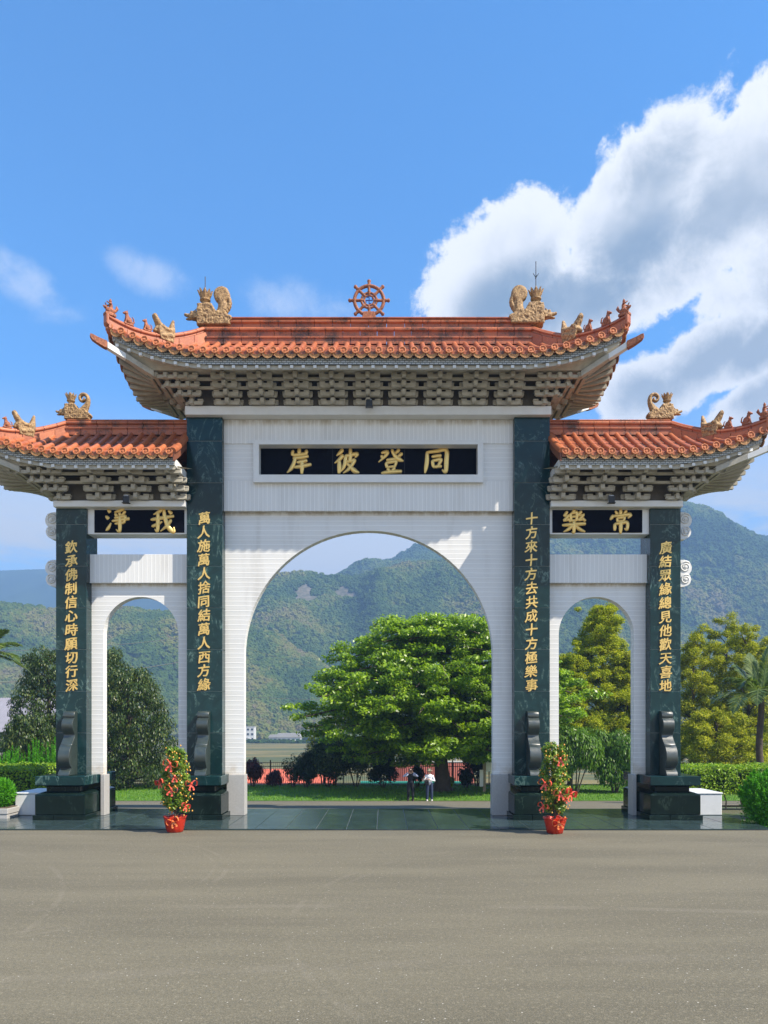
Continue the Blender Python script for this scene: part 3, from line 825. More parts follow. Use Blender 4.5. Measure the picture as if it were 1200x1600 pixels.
PITCH = .333
def build_roof(rf, name_parent):
    inner = rf.xin is not None
    sd = rf.side
    # deck: one closed shell between the tile bed and the soffit
    nx = 60
    xs = list(np.linspace(rf.xin, rf.xc, nx)) if inner else list(np.linspace(-rf.xc, rf.xc, nx*2))
    if inner: xs = [sd*x for x in xs]
    ys = list(np.linspace(-rf.d, rf.d, 33))
    mb = MB(); k = len(ys)
    vs = [(x, y, rf.z(x, y) - .01) for x in xs for y in ys] + [(x, y, rf.z(x, y) - .12) for x in xs for y in ys]
    n = len(xs)*k; fs = []
    for i in range(len(xs)-1):
        for j in range(k-1):
            a = i*k + j
            fs.append((a, a+1, a+k+1, a+k)); fs.append((n+a, n+a+k, n+a+k+1, n+a+1))
    for j in range(k-1):
        for a in (j, (len(xs)-1)*k + j): fs.append((a, a+1, n+a+1, n+a))
    for i in range(len(xs)-1):
        for a in (i*k, i*k+k-1): fs.append((a, a+k, n+a+k, n+a))
    mb.add(vs, fs)
    roof = obj('roof', mb, 'terracotta_pan', gate, fix=False)
    # columns of tiles on the front slope
    if inner:
        cols = [sd*x for x in np.arange(rf.xin + .12, rf.xc - .05, PITCH)]
    else:
        nn = int(rf.xc / PITCH); cols = [PITCH*i for i in range(-nn, nn+1)]
    def col_path(x, sg, y0, y1, m):
        return [(x, sg*y, rf.z(x, y) + .03) for y in np.linspace(y0, y1, m)]
    back = MB(); pans = MB()
    for x in cols:
        yt = max(rf.ytop(x), .12)
        L = rf.d - yt
        for sg in (-1, 1):
            if sg < 0:
                o = link('eave_disc', DISC_ME, None, roof, (x, -rf.d - .015, rf.z(x, rf.d) + .035), (R(-8 + random.uniform(-3, 3)), 0, 0))
                if L > .15:
                    cuts = [rf.d, rf.d - L*.42, yt] if L > .8 else [rf.d, yt]
                    for q in range(len(cuts)-1):
                        r0 = .090
                        m = tile_tube(col_path(x, -1, cuts[q] + (.03 if q else .0), cuts[q+1], 4), r0 - .004*q, r0-.012)
                        obj('cover_tile', m, 'terracotta', roof, smooth=50)
            elif L > .15:
                mm = tile_tube(col_path(x, 1, rf.d, yt, 5)); back.add(mm.v, mm.f)
    # pans between the columns: stepped rows of curved tiles, drip tile at the eave
    for i in range(len(cols)-1):
        x0, x1 = sorted((cols[i], cols[i+1])); xm = (x0+x1)/2
        for sg in (-1, 1):
            yt = max(rf.ytop(xm), .12)
            rows = max(1, int((rf.d - yt)/.30))
            for q in range(rows):
                ya = rf.d - (rf.d-yt)*q/rows; yb = rf.d - (rf.d-yt)*(q+1)/rows
                vs = []
                for y, lift in ((ya, .034), (yb, .004)):
                    for u in (-1, -.5, 0, .5, 1):
                        x = xm + u*.135
                        vs.append((x, sg*y, rf.z(x, y) + lift + .035*u*u - .008))
                for u in (-1, -.5, 0, .5, 1):
                    x = xm + u*.135; vs.append((x, sg*ya, rf.z(x, ya) + .035*u*u - .02))
                pans.add(vs, [(j, j+1, 6+j, 5+j) for j in range(4)] + [(10+j, 11+j, 1+j, j) for j in range(4)])
        s_ = math.atan2(rf.z(x1, rf.d) - rf.z(x0, rf.d), x1-x0)
        link('drip_tile', DRIP_ME, None, roof, (xm, -rf.d - .02, rf.z(xm, rf.d) - .085), (R(6), -s_, 0))
    # ends
    for e in ((sd,) if inner else (-1, 1)):
        ne = int(rf.d/PITCH)
        ycols = [PITCH*i for i in range(-ne, ne+1)]
        for y in ycols:
            t = max(abs(y)/rf.d, .06)
            m = tile_tube([(e*x, y, rf.z(x, y) + .03) for x in np.linspace(rf.xc, rf.xr + rf.w*t, 4)])
            back.add(m.v, m.f)
            link('eave_disc', DISC_ME, None, roof, (e*(rf.xc+.015), y, rf.z(rf.xc, y)+.035), (0, 0, e*PI/2))
            link('drip_tile', DRIP_ME, None, roof, (e*(rf.xc+.02), y+PITCH/2, rf.z(rf.xc, min(rf.d, abs(y+PITCH/2))) - .075), (0, 0, e*PI/2))
    stuff(obj('tile_covering', back, 'terracotta', roof, smooth=50, fix=False))
    stuff(obj('pan_tile', pans, 'terracotta_pan', roof, fix=False))
    if inner:      # rolled verge where the roof meets the taller pillar
        m = tile_tube([(sd*(rf.xin+.02), y, rf.z(rf.xin, y) + .05) for y in np.linspace(-rf.d-.02, -.1, 8)], .10, .10)
        obj('verge_tile', m, 'terracotta', roof, smooth=50)
        obj('verge_board', MB().loft([[(sd*(rf.xin-.03), y, rf.z(rf.xin, y)+.02), (sd*(rf.xin+.015), y, rf.z(rf.xin, y)+.02),
                                       (sd*(rf.xin+.015), y, rf.z(rf.xin, y)-.24), (sd*(rf.xin-.03), y, rf.z(rf.xin, y)-.24)] for y in np.linspace(-rf.d, rf.d, 17)]), 'corner_cap', roof, fix=True)
    return roof

def eave_line(rf, inset, n=40):
    """points round the eave: front (inner end -> corner ...), end, back"""
    sd = rf.side; D = rf.d - inset; XC = rf.xc - inset
    zz = lambda x, y: rf.z(min(abs(x)+inset*min(1, max(0, (abs(x)-rf.xr)/rf.w)), rf.xc), min(abs(y)+inset, rf.d)) if False else None
    pts = []
    if rf.xin is not None:
        for x in np.linspace(rf.xin, XC, n): pts.append((sd*x, -D, rf.z(x*(rf.xc/XC) if x > rf.xr else x, rf.d)))
        for y in np.linspace(-D, D, 14)[1:-1]: pts.append((sd*XC, y, rf.z(rf.xc, y*rf.d/D)))
        for x in np.linspace(XC, rf.xin, n): pts.append((sd*x, D, rf.z(x*(rf.xc/XC) if x > rf.xr else x, rf.d)))
        return pts, False
    for x in np.linspace(-XC, XC, 2*n): pts.append((x, -D, rf.z(x*rf.xc/XC, rf.d)))
    for y in np.linspace(-D, D, 14)[1:-1]: pts.append((XC, y, rf.z(rf.xc, y*rf.d/D)))
    for x in np.linspace(XC, -XC, 2*n): pts.append((x, D, rf.z(x*rf.xc/XC, rf.d)))
    for y in np.linspace(D, -D, 14)[1:-1]: pts.append((-XC, y, rf.z(rf.xc, y*rf.d/D)))
    return pts, True

def strip(lines, closed_loop, mb=None):
    mb = mb or MB(); k = len(lines); n = len(lines[0])
    vs = [p for i in range(n) for p in [l[i] for l in lines]]
    fs = []
    for i in range(n if closed_loop else n-1):
        j = (i+1) % n
        for a in range(k-1): fs.append((i*k+a, j*k+a, j*k+a+1, i*k+a+1))
    mb.add(vs, fs); return mb

def under_eave(rf, roof, bxr, byr, zs):
    """fascia, dentils, soffit, rafters; the soffit runs in to the bracket rectangle bxr x byr at height zs"""
    P0, cl = eave_line(rf, .11); P1, _ = eave_line(rf, .22)
    up = lambda P, dz: [(x, y, z + dz) for x, y, z in P]
    fas = strip([up(P1, -.115), up(P0, -.115), up(P0, -.315), up(P1, -.315)], cl)
    obj('fascia', fas, 'fascia_mosaic', roof, fix=False)
    # second band, set back, then the sloping soffit
    P2, _ = eave_line(rf, .17)
    def inner(p):
        x, y, z = p
        XC, D = rf.xc - .17, rf.d - .17
        if rf.xin is not None:
            u = (abs(x) - rf.xin)/(XC - rf.xin)
            return (rf.side*(rf.xin + u*(bxr - rf.xin)), y*byr/D, zs)
        return (x*bxr/XC, y*byr/D, zs)
    IN = [inner(p) for p in P2]
    mid = [tuple(np.array(a)*.55 + np.array(b_)*.45) for a, b_ in zip(up(P2, -.43), IN)]
    sof = strip([up(P2, -.30), up(P2, -.43), mid, IN, [(x*.93, y*.8, z+.02) for x, y, z in IN]], cl)
    obj('soffit', sof, 'bracket_plaster', roof, fix=False)
    cx0, cx1 = (-bxr, bxr) if rf.xin is None else sorted((rf.side*(rf.xin+.05), rf.side*bxr))
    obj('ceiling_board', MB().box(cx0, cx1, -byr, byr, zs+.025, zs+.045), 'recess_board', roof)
    # dentils along the front and back
    den = MB()
    step = PITCH
    xs = np.arange(rf.xin+.2, rf.xc-.3, step)*rf.side if rf.xin is not None else np.arange(-int(rf.xc/step)*step+.166, rf.xc-.3, step)
    for x in xs:
        for sg in (-1, 1):
            z = rf.z(x, rf.d) - .318
            y = sg*(rf.d - .17)
            den.box(x-.045, x+.045, *sorted((y + sg*.045, y - sg*.05)), z-.085, z-.004)
    stuff(obj('dentil', den, 'white_paint', roof))
    # rafters under the ends and fanning round the corners
    for e in ((rf.side,) if rf.xin is not None else (-1, 1)):
        XC, D = rf.xc - .17, rf.d - .17
        for y in np.linspace(-D*.93, D*.93, 13):
            a = Vector((e*(XC+.02), y, rf.z(rf.xc, y*rf.d/D) - .44)); c_ = Vector((e*bxr, y*byr/D, zs - .02))
            d_ = (c_ - a); w = Vector((0, .055, 0)); h = Vector((0, 0, .11))
            mbx = MB().loft([[p - w, p + w, p + w - h, p - w - h] for p in (a, a + d_*.5 - Vector((0, 0, .015)), c_)])
            obj('rafter', mbx, 'bracket_plaster', roof)
        for sg in (-1, 1):      # corner beam with a carved brown cap
            a = Vector((e*bxr*.97, sg*byr*.97, zs - .06)); b_ = Vector((e*(rf.xc - .02), sg*(rf.d - .02), rf.z(rf.xc, rf.d) - .50))
            d_ = (b_ - a).normalized(); n_ = Vector((-d_.y, d_.x, 0)).normalized()*.085
            d2 = Vector((d_.x, d_.y, .02)).normalized(); tip = b_ + d_*.02; d_ = d2
            def sec(p, h0, h1, k=1.0): return [p - n_*k + Vector((0,0,h0)), p + n_*k + Vector((0,0,h0)), p + n_*k + Vector((0,0,-h1)), p - n_*k + Vector((0,0,-h1))]
            m_ = a + (b_-a)*.62
            obj('corner_beam', MB().loft([sec(m_, .02, .13), sec(a + (b_-a)*.8, .02, .14), sec(tip, .03, .14)]), 'white_paint', roof)
            obj('shaded_corner_beam', MB().loft([sec(a, .03, .13), sec(m_ - (b_-a)*.005, .03, .13)]), 'bracket_plaster', roof)  # same beam as the white tip, its shade put into a darker colour
            q = [tip + d_*.012, tip + d_*.12, tip + d_*.26, tip + d_*.40, tip + d_*.46]
            hh = [(.05, .15), (.055, .14), (.07, .10), (.10, .05), (.085, -.01)]
            obj('beam_cap', MB().loft([sec(p + Vector((0,0,.02*i)), *h, 1.06 - .1*i) for i, (p, h) in enumerate(zip(q, hh))]), 'carved_red', roof, smooth=50)

def ridge_piece(path, secs, name, parent, mat='terracotta_ridge', gap=.006, n=1):
    """moulded ridge stones: the section `secs` (half width, z) swept along a path, cut into stones"""
    return None

def ridge_course(path, prof, count, parent, mat='terracotta_ridge', joint=.008):
    """path: points; prof(f) -> list of (half offset, height) closed section; one object per stone"""
    P = [Vector(p) for p in path]
    acc = [0]
    for a, b_ in zip(P, P[1:]): acc.append(acc[-1] + (b_-a).length)
    def at(s):
        s = min(max(s, 0), acc[-1])
        for i in range(len(P)-1):
            if s <= acc[i+1]:
                f = (s-acc[i])/max(1e-9, acc[i+1]-acc[i]); return P[i].lerp(P[i+1], f)
        return P[-1]
    Lt = acc[-1]
    for k in range(count):
        s0, s1 = Lt*k/count + joint, Lt*(k+1)/count - joint
        j = random.uniform(-.004, .004)
        rings = []
        for q in range(4):
            s = s0 + (s1-s0)*q/3; p = at(s); t = (at(s+.02) - at(s-.02))
            h = Vector((t.x, t.y, 0)).normalized(); n_ = Vector((-h.y, h.x, 0))
            rings.append([p + n_*(u + (j if u > 0 else -j)) + Vector((0, 0, v)) for u, v in prof(s/Lt)])
        obj('ridge_tile', MB().loft(rings), mat, parent, smooth=35)

def roll(hw, z0, r, n=6):
    return [(r*math.cos(a), z0 + r*math.sin(a)) for a in [PI*i/n for i in range(n+1)]]

def sec_base(w, z0, z1):
    return lambda f: [(w, z0), (w, z1), (-w, z1), (-w, z0)]
def sec_lip(w, z0, z1):
    return lambda f: [(w, z0), (w, z1-.06), (w+.035, z1-.05), (w+.035, z1), (-w-.035, z1), (-w-.035, z1-.05), (-w, z1-.06), (-w, z0)]
def sec_roll(w, z0, z1, r):
    """flat body with a half round bead along the top"""
    zt = z1 - r
    return lambda f: [(w, z0), (w, zt-r*.6), (w+r*.9, zt-r*.2), (w+r, zt+r*.35), (w+r*.6, z1), (-w-r*.6, z1), (-w-r, zt+r*.35), (-w-r*.9, zt-r*.2), (-w, zt-r*.6), (-w, z0)]

# ---------------- upper roof
up_rf = Roof(5.05, 2.35, 2.15, 13.47, 1.27, .72)
up_roof = build_roof(up_rf, gate)
under_eave(up_rf, up_roof, 6.45, 1.62, 13.19)
zb = 14.74
path = [(-5.06, 0, 0), (5.06, 0, 0)]
ridge_course(path, sec_lip(.20, zb-.08, zb+.145), 18, up_roof)
ridge_course(path, sec_roll(.14, zb+.15, zb+.44, .075), 19, up_roof)
ridge_course(path, sec_roll(.085, zb+.445, zb+.715, .075), 18, up_roof)
obj('ridge_cap', MB().box(-5.05, 5.05, -.175, .175, zb+.722, zb+.775), 'terracotta_ridge', up_roof, bevel=.02)
# ---------------- side roofs
sd_rf = {}; sd_roof = {}
zbs = 11.95
for s in (-1, 1):
    rf = Roof(9.38, 2.15, 1.9, 10.69, 1.24, .66, 5.58, s)
    sd_rf[s] = rf; sd_roof[s] = build_roof(rf, gate)
    under_eave(rf, sd_roof[s], 10.5, 1.55, 10.42)
    path = [(s*5.56, 0, 0), (s*9.40, 0, 0)]
    ridge_course(path, sec_lip(.18, zbs-.10, zbs+.13), 8, sd_roof[s])
    ridge_course(path, sec_roll(.115, zbs+.135, zbs+.33, .065), 8, sd_roof[s])
    obj('ridge_cap', MB().box(*sorted((s*5.56, s*9.38)), -.16, .16, zbs+.332, zbs+.385), 'terracotta_ridge', sd_roof[s], bevel=.02)
    # white return closing the inner end of the bracket zone
    obj('end_block', MB().box(*sorted((s*5.57, s*5.70)), -1.70, 1.70, 10.36, 10.60), 'white_paint', sd_roof[s], bevel=.01)

# ---------------- hip ridges
def hips(rf, roof, e, zfoot_extra):
    for sg in (-1, 1):
        pts = []
        for t in np.linspace(0.0, 1.0, 17):
            x, y = e*(rf.xr + rf.w*t), sg*rf.d*t
            z = rf.z(x, abs(y))
            pts.append((x, y, z, t))
        body = lambda t: .13 + zfoot_extra*max(0, 1 - t/.55)**1.5 + .02*t
        # lower course follows the slope, upper course rides on it
        low = [(x, y, z) for x, y, z, t in pts]
        up_ = [(x, y, z + body(t)) for x, y, z, t in pts]
        ridge_course(low, lambda f: [(.13, -.06), (.13, body(f)*.97), (-.13, body(f)*.97), (-.13, -.06)], 6, roof, 'terracotta')
        ridge_course(up_, sec_roll(.085, .006, .135, .045), 7, roof, 'terracotta')
        cap_ = [(x, y, z + body(t) + .137) for x, y, z, t in pts]
        ridge_course(cap_, lambda f: roll(.0, .0, .075), 7, roof, 'terracotta')
        # upturned end block
        x, y, z, t = pts[-1]
        dv = Vector((e*rf.w, sg*rf.d, 0)).normalized(); nv = Vector((-dv.y, dv.x, 0))
        p = Vector((x, y, z)) 
        obj('hip_end', MB().loft([[q - nv*w + Vector((0,0,a)), q + nv*w + Vector((0,0,a)), q + nv*w + Vector((0,0,b_)), q - nv*w + Vector((0,0,b_))]
             for q, w, a, b_ in ((p - dv*.02, .12, .0, .32), (p + dv*.04, .115, .03, .33), (p + dv*.07, .09, .08, .31))]), 'terracotta', roof, bevel=.015)
    return
for e in (-1, 1): hips(up_rf, up_roof, e, .26)
for s in (-1, 1): hips(sd_rf[s], sd_roof[s], s, .12)
def hip_top(rf, t, sg, e, extra):
    x, y = rf.xr + rf.w*t, rf.d*t
    return Vector((e*x, sg*y, rf.z(x, y) + .13 + extra*max(0, 1 - t/.55)**1.5 + .02*t + .205))

# ---------------- guardian beast, ridge figures
def relief_skin(me, amt, sc_, seed=0.0):
    """carve shallow relief into a skin"""
    vs = me.vertices; nrm = [v.normal.copy() for v in vs]
    for v, n_ in zip(vs, nrm):
        q = v.co*sc_ + Vector((seed, seed*.7, 0))
        h = mnoise.noise(q) + .5*mnoise.noise(q*2.1)
        h2 = 1 - abs(mnoise.noise(q*1.3 + Vector((5, 2, 1))))*2
        v.co += n_*amt*(h*.6 + max(0, h2)*.6)
    me.update()
def seated_beast():
    mb = MB()
    mb.ell((0, .02, .12), (.075, .10, .12)); mb.ell((0, -.045, .21), (.06, .065, .11)); mb.ell((0, -.075, .325), (.055, .07, .058))
    mb.ell((0, -.14, .305), (.035, .045, .03)); mb.ell((0, .07, .06), (.09, .085, .06))
    for s in (-1, 1):
        mb.tube([(s*.045, -.07, .19), (s*.05, -.10, .08), (s*.05, -.115, .0)], [.03, .024, .026], 7)
        mb.ell((s*.05, -.13, .015), (.028, .04, .018)); mb.tube([(s*.032, -.055, .36), (s*.045, -.05, .41)], [.02, .008], 6)
    mb.tube([(0, .10, .05), (0, .17, .12), (0, .15, .23), (0, .10, .27)], [.03, .028, .022, .012], 7)
    mb.box(-.085, .085, -.16, .13, -.03, .012)
    return remeshed(mb, .013, 'ridge_figure', 1)
def immortal():
    mb = MB()
    mb.ell((0, .02, .13), (.095, .15, .10)); mb.ell((0, -.12, .20), (.05, .07, .05)); mb.ell((0, -.17, .22), (.028, .04, .025))
    mb.ell((0, .03, .27), (.065, .06, .12)); mb.ell((0, .02, .42), (.042, .045, .052)); mb.tube([(0, .02, .45), (0, .025, .50)], [.03, .012], 7)
    for s in (-1, 1):
        mb.tube([(s*.06, .02, .34), (s*.10, -.05, .30), (s*.05, -.12, .36)], [.028, .024, .018], 7)
    mb.tube([(0, .15, .15), (0, .22, .26), (0, .20, .34)], [.04, .05, .015], 7)
    mb.box(-.10, .10, -.16, .16, -.03, .05)
    return remeshed(mb, .014, 'ridge_figure', 1)
SEAT_ME, IMM_ME = seated_beast(), immortal()
SEAT_ME.materials.append(MATS['carved_red']); IMM_ME.materials.append(MATS['carved_red'])

def hip_beast():
    """broad carved beast head straddling the hip, mane and snout rising as two thick horns"""
    mb = MB()
    mb.prism([(-.20, -.24), (.20, -.24), (.26, .06), (.24, .22), (.10, .16), (-.06, .18), (-.20, .24), (-.27, .06)], -.15, .15, 'x')
    mb.ell((0, -.22, .06), (.13, .13, .10)); mb.ell((0, -.33, .0), (.075, .06, .05))
    for k in range(8):
        f = k/7
        mb.ell((0, -.17 - .17*f**.9, .17 + .26*f), (.15 - .05*f, .115 - .045*f, .085), 8, 5)
    for k in range(7):
        f = k/6
        mb.ell((0, .19 + .05*f, .16 + .26*f), (.15 - .07*f, .11 - .065*f, .08), 8, 5)
    for s in (-1, 1):
        mb.ell((s*.14, -.13, .16), (.04, .05, .05)); mb.ell((s*.15, .02, .10), (.04, .13, .05)); mb.ell((s*.15, .10, -.06), (.04, .11, .06)); mb.ell((s*.15, -.08, -.12), (.04, .09, .05))
    me = remeshed(mb, .020, 'hip_beast', 1); relief_skin(me, .014, 12.0, 2.0); return me
HIPB_ME = hip_beast(); HIPB_ME.materials.append(MATS['carved_ochre'])

for rf, es, extra, sc_ in ((up_rf, (-1, 1), .26, 1.0), (sd_rf[-1], (-1,), .12, .95), (sd_rf[1], (1,), .12, .95)):
    for e in es:
        par = up_roof if rf is up_rf else sd_roof[e]
        for sg in (-1, 1):
            head = math.atan2(sg*rf.d, e*rf.w) + PI/2      # local -y looks down the hip
            for t, me, nm, k in ((.44, HIPB_ME, 'hip_beast', 1.0), (.62, SEAT_ME, 'ridge_figure', .86), (.80, SEAT_ME, 'ridge_figure', .98), (.975, IMM_ME, 'ridge_figure', .98)):
                p = hip_top(rf, t, sg, e, extra)
                if nm == 'hip_beast': p.z -= .02
                else: p.z += .005
                link(nm, me, None, par, p, (0, 0, head), (k*sc_,)*3)

# ---------------- ridge-end dragons
def dragon_body(curl):
    """facing -x: block with a rising back; built about its foot centre, 1.06 wide"""
    mb = MB()
    poly = [(-.53, 0), (.50, 0), (.50, .10), (.56, .18), (.53, .24), (.42, .28), (.36, .40), (.20, .42), (.05, .40), (-.08, .62), (-.14, .64), (-.53, .63)]
    mb.prism([(x, z) for x, z in poly], -.19, .19, 'y')
    me = remeshed(mb, .016, 'ridge_dragon', 1); relief_skin(me, .026, 9.0, 1.3); relief_skin(me, .010, 22.0, 3.3); return me
def dragon_head():
    mb = MB()
    mb.tube([(-.50, 0, .33), (-.66, 0, .31), (-.80, 0, .30)], [.15, .135, .10], 10)
    mb.ell((-.84, 0, .34), (.10, .085, .055)); mb.ell((-.93, 0, .365), (.05, .07, .05)); mb.ell((-.82, 0, .225), (.11, .07, .035))
    for s in (-1, 1):
        mb.ell((-.72, s*.09, .40), (.05, .04, .045)); mb.tube([(-.66, s*.08, .41), (-.56, s*.11, .50)], [.03, .012], 6)
        mb.tube([(-.62, s*.10, .24), (-.58, s*.17, .20), (-.50, s*.19, .24)], [.04, .03, .015], 6)
    return remeshed(mb, .018, 'head', 1)
def dragon_tail(curl):
    mb = MB()
    if curl:
        pts = [(.22, 0, .36), (.33, 0, .52), (.42, 0, .70), (.44, 0, .90), (.36, 0, 1.06), (.20, 0, 1.10), (.09, 0, 1.00), (.10, 0, .86), (.20, 0, .80), (.28, 0, .86), (.26, 0, .94)]
        rr = [.22, .16, .115, .09, .08, .075, .07, .062, .055, .045, .03]
        for p, r in zip(catmull([(*p, r) for p, r in zip(pts, rr)], 5), range(999)):
            mb.ell(p[:3], (p[3], .115, p[3]), 8, 5)
    else:
        mb.lathe([(0, -.13), (.20, -.13), (.25, -.10), (.25, .10), (.20, .13), (0, .13)], 24, (.22, 0, .97), 'y')
        for k in range(9):
            f = k/8; mb.ell((.16 + .10*math.sin(f*PI*.9), 0, .34 + .52*f), (.20 - .05*f, .15, .10), 10, 6)
        for k in range(7):
            f = k/6; mb.ell((.30 + .17*math.sin(f*PI*.75), 0, .40 + .50*f), (.07, .12, .08), 8, 5)
    me = remeshed(mb, .022, 'tail', 2); relief_skin(me, .008, 17.0, 4.0); return me
def dragon_urn():
    mb = MB()
    mb.lathe([(0, .62), (.12, .62), (.13, .67), (.10, .70), (.11, .74), (.17, .80), (.17, .84), (0, .84)], 14, (-.31, 0, 0))
    for k in range(9):
        q = 2*PI*k/9; dx, dy = math.cos(q), math.sin(q)
        mb.loft([[(-.31 + dx*r - dy*w*a + dx*b_, dy*r + dx*w*a + dy*b_, z) for a, b_ in ((-1, 0), (0, .028), (1, 0), (0, -.028))]
                 for r, z, w in ((.10, .80, .05), (.16, .95, .075), (.20, 1.04, .055), (.225, 1.11, .012))])
    mb.loft([[(-.31 + dx, dy, z) for dx, dy in ((-w, 0), (0, -w), (w, 0), (0, w))] for z, w in ((.82, .10), (1.02, .09), (1.10, .05), (1.19, .01))])
    return mb.mesh('flame_urn', smooth=30)
D_BODY, D_HEAD, D_URN = dragon_body(0), dragon_head(), dragon_urn()
D_TAIL = {0: dragon_tail(0), 1: dragon_tail(1)}
for m_ in (D_BODY, D_HEAD, D_URN, D_TAIL[0], D_TAIL[1]): m_.materials.append(MATS['carved_ochre'])
def dragon(x, z, outward, k, curl, rod):
    """outward -1: the head looks left"""
    g = link('ridge_dragon', D_BODY, None, gate, (x, 0, z), (0, 0, 0 if outward < 0 else PI), (k, k, k))
    link('head', D_HEAD, None, g); link('tail', D_TAIL[curl], None, g); link('flame_urn', D_URN, None, g)
    if rod:
        mb = MB().tube([(-.31, 0, 1.15), (-.31, 0, 1.15 + rod)], .013, 6)
        if rod > .6:
            for dx in (-.085, .085):
                mb.tube([(-.31, 0, 1.15 + rod*.40), (-.31+dx, 0, 1.15 + rod*.56)], .010, 5)
            mb.tube([(-.31, -.08, 1.15 + rod*.42), (-.31, .08, 1.15 + rod*.44)], .010, 5)
        obj('lightning_rod', mb, 'black_plastic', g)
dragon(X(336, 24), Z(510, 24), -1, .99, 0, .42)
dragon(X(822, 24), Z(508, 24), 1, .99, 0, .86)
dragon(X(122, 24), Z(656, 24), -1, .72, 1, 0)
dragon(X(1031, 24), Z(656, 24), 1, .72, 1, 0)

# ---------------- dharma wheel
wx, wz = X(576.7, 24), Z(469.5, 24)
wheel = obj('dharma_wheel', MB().tube([(wx + .455*math.cos(q), 0, wz + .455*math.sin(q)) for q in [2*PI*i/40 for i in range(41)]], .055, 8), 'wheel_glaze', gate, smooth=60)
obj('hub_ring', MB().tube([(wx + .235*math.cos(q), 0, wz + .235*math.sin(q)) for q in [2*PI*i/28 for i in range(29)]], .040, 8), 'wheel_glaze', wheel, smooth=60)
obj('hub_ring', MB().tube([(wx + .155*math.cos(q), 0, wz + .155*math.sin(q)) for q in [2*PI*i/28 for i in range(29)]], .030, 8), 'wheel_glaze', wheel, smooth=60)
SP = MB().lathe([(.035, .17), (.045, .20), (.06, .26), (.045, .30), (.05, .44), (.055, .52), (.042, .55), (.062, .60), (.055, .63), (.02, .655)], 8).mesh('spoke', smooth=45)
for k in range(8): link('spoke', SP, 'wheel_glaze', wheel, (wx, 0, wz), (0, k*PI/4, 0))
em = MB()
for a in range(4):
    q = a*PI/2; c_, s_ = math.cos(q), math.sin(q)
    def rot(px, pz): return (wx + px*c_ - pz*s_, wz + px*s_ + pz*c_)
    em.prism([rot(*p) for p in ((-.014, .014), (.014, .014), (.014, .085), (-.014, .085))], -.012, .012, 'y')
    em.prism([rot(*p) for p in ((-.070, .0855), (.014, .0855), (.014, .112), (-.070, .112))], -.012, .012, 'y')
em.box(wx-.0138, wx+.0138, -.012, .012, wz-.0138, wz+.0138)
obj('emblem', em, 'emblem_blue', wheel)
obj('wheel_base', MB().prism([(wx-.27, Z(503, 24)-.06), (wx+.27, Z(503, 24)-.06), (wx+.24, Z(503, 24)), (wx+.17, wz-.40), (wx-.17, wz-.40), (wx-.24, Z(503, 24))], -.13, .13, 'y'), 'carved_red', wheel, bevel=.012)
# ================================================================== ground, roads, terrace
def lerp(a, b, t): return a + (b-a)*min(1, max(0, t))
def gz(D):
    """height of the land at distance D from the camera's station (the gate stands at 24)"""
    if D < 26: return 0.0
    if D < 40.4: return lerp(0, -1.2, (D-26)/14.4)
    if D < 51.5: return -1.2
    if D < 62: return lerp(-1.2, -2.6, (D-51.5)/10.5)
    if D < 140: return lerp(-2.6, -9, (D-62)/78)
    return -9.0

def mat_ground():
    m, t, b, o = new_mat('soil_grass')
    p = worldco(t)
    n = t.noise(p, 0.8, 6.0, 0.65); n2 = t.noise(p, 9.0, 5.0, 0.7)
    c = t.mix(t.smooth(n, 0.4, 0.6), (0.055, 0.085, 0.020), (0.10, 0.085, 0.05))
    c = t.mix(t.math('MULTIPLY', n2, 0.5), c, (0.04, 0.06, 0.018))
    t.link(c, b.inputs['Base Color']); b.inputs['Roughness'].default_value = 0.9
    bump(t, b, n2, 0.6, 0.05)
def mat_valley():
    m, t, b, o = new_mat('valley_field')
    p = worldco(t)
    st = t.noise(t.scalev(p, (0.012, 0.06, 1)), 1.0, 5.0, 0.65)
    n2 = t.noise(p, 0.35, 5.0, 0.7)
    c = t.mix(t.smooth(st, 0.42, 0.58), (0.07, 0.085, 0.02), (0.20, 0.155, 0.045))
    c = t.mix(t.smooth(n2, 0.5, 0.7, 0, 0.6), c, (0.045, 0.075, 0.02))
    t.link(c, b.inputs['Base Color']); b.inputs['Roughness'].default_value = 0.9
mat_ground(); mat_valley()
def mat_lawn():
    m, t, b, o = new_mat('lawn_turf')
    p = worldco(t)
    n = t.noise(p, 1.2, 5.0, 0.6); n2 = t.noise(p, 18.0, 4.0, 0.7)
    c = t.mix(n, (0.06, 0.16, 0.010), (0.12, 0.25, 0.016))
    c = t.mix(t.math('MULTIPLY', n2, 0.5), c, (0.03, 0.07, 0.01))
    t.link(c, b.inputs['Base Color']); b.inputs['Roughness'].default_value = 0.85
    bump(t, b, n2, 0.6, 0.05)
mat_lawn()

def sheet(name, xs, Ds, dz, mat, kind='structure', zf=None):
    mb = MB(); k = len(Ds)
    mb.add([(x, D-24, (zf(x, D) if zf else gz(D)) + dz) for x in xs for D in Ds],
           [(i*k+j, (i+1)*k+j, (i+1)*k+j+1, i*k+j+1) for i in range(len(xs)-1) for j in range(k-1)])
    o = obj(name, mb, mat, fix=False); o['kind'] = kind
    return o
sheet('ground', [-3000, -300, -60, -20, 0, 20, 60, 300, 3000], [-80, 20, 26, 30, 35, 40.4, 46, 51.5, 56, 62, 90, 140], -0.06, 'soil_grass')
sheet('field', [-3000, -600, -200, 0, 200, 600, 3000], [139, 200, 300, 450, 700, 1100, 3000], -0.07, 'valley_field')
sheet('plaza', [-70, -20, 0, 20, 70], [-60, 0, 10, 20.78], 0.0, 'asphalt')
sheet('road', [-70, -20, 0, 10.7, 20, 70], [31.0, 35, 40.4], 0.004, 'asphalt')
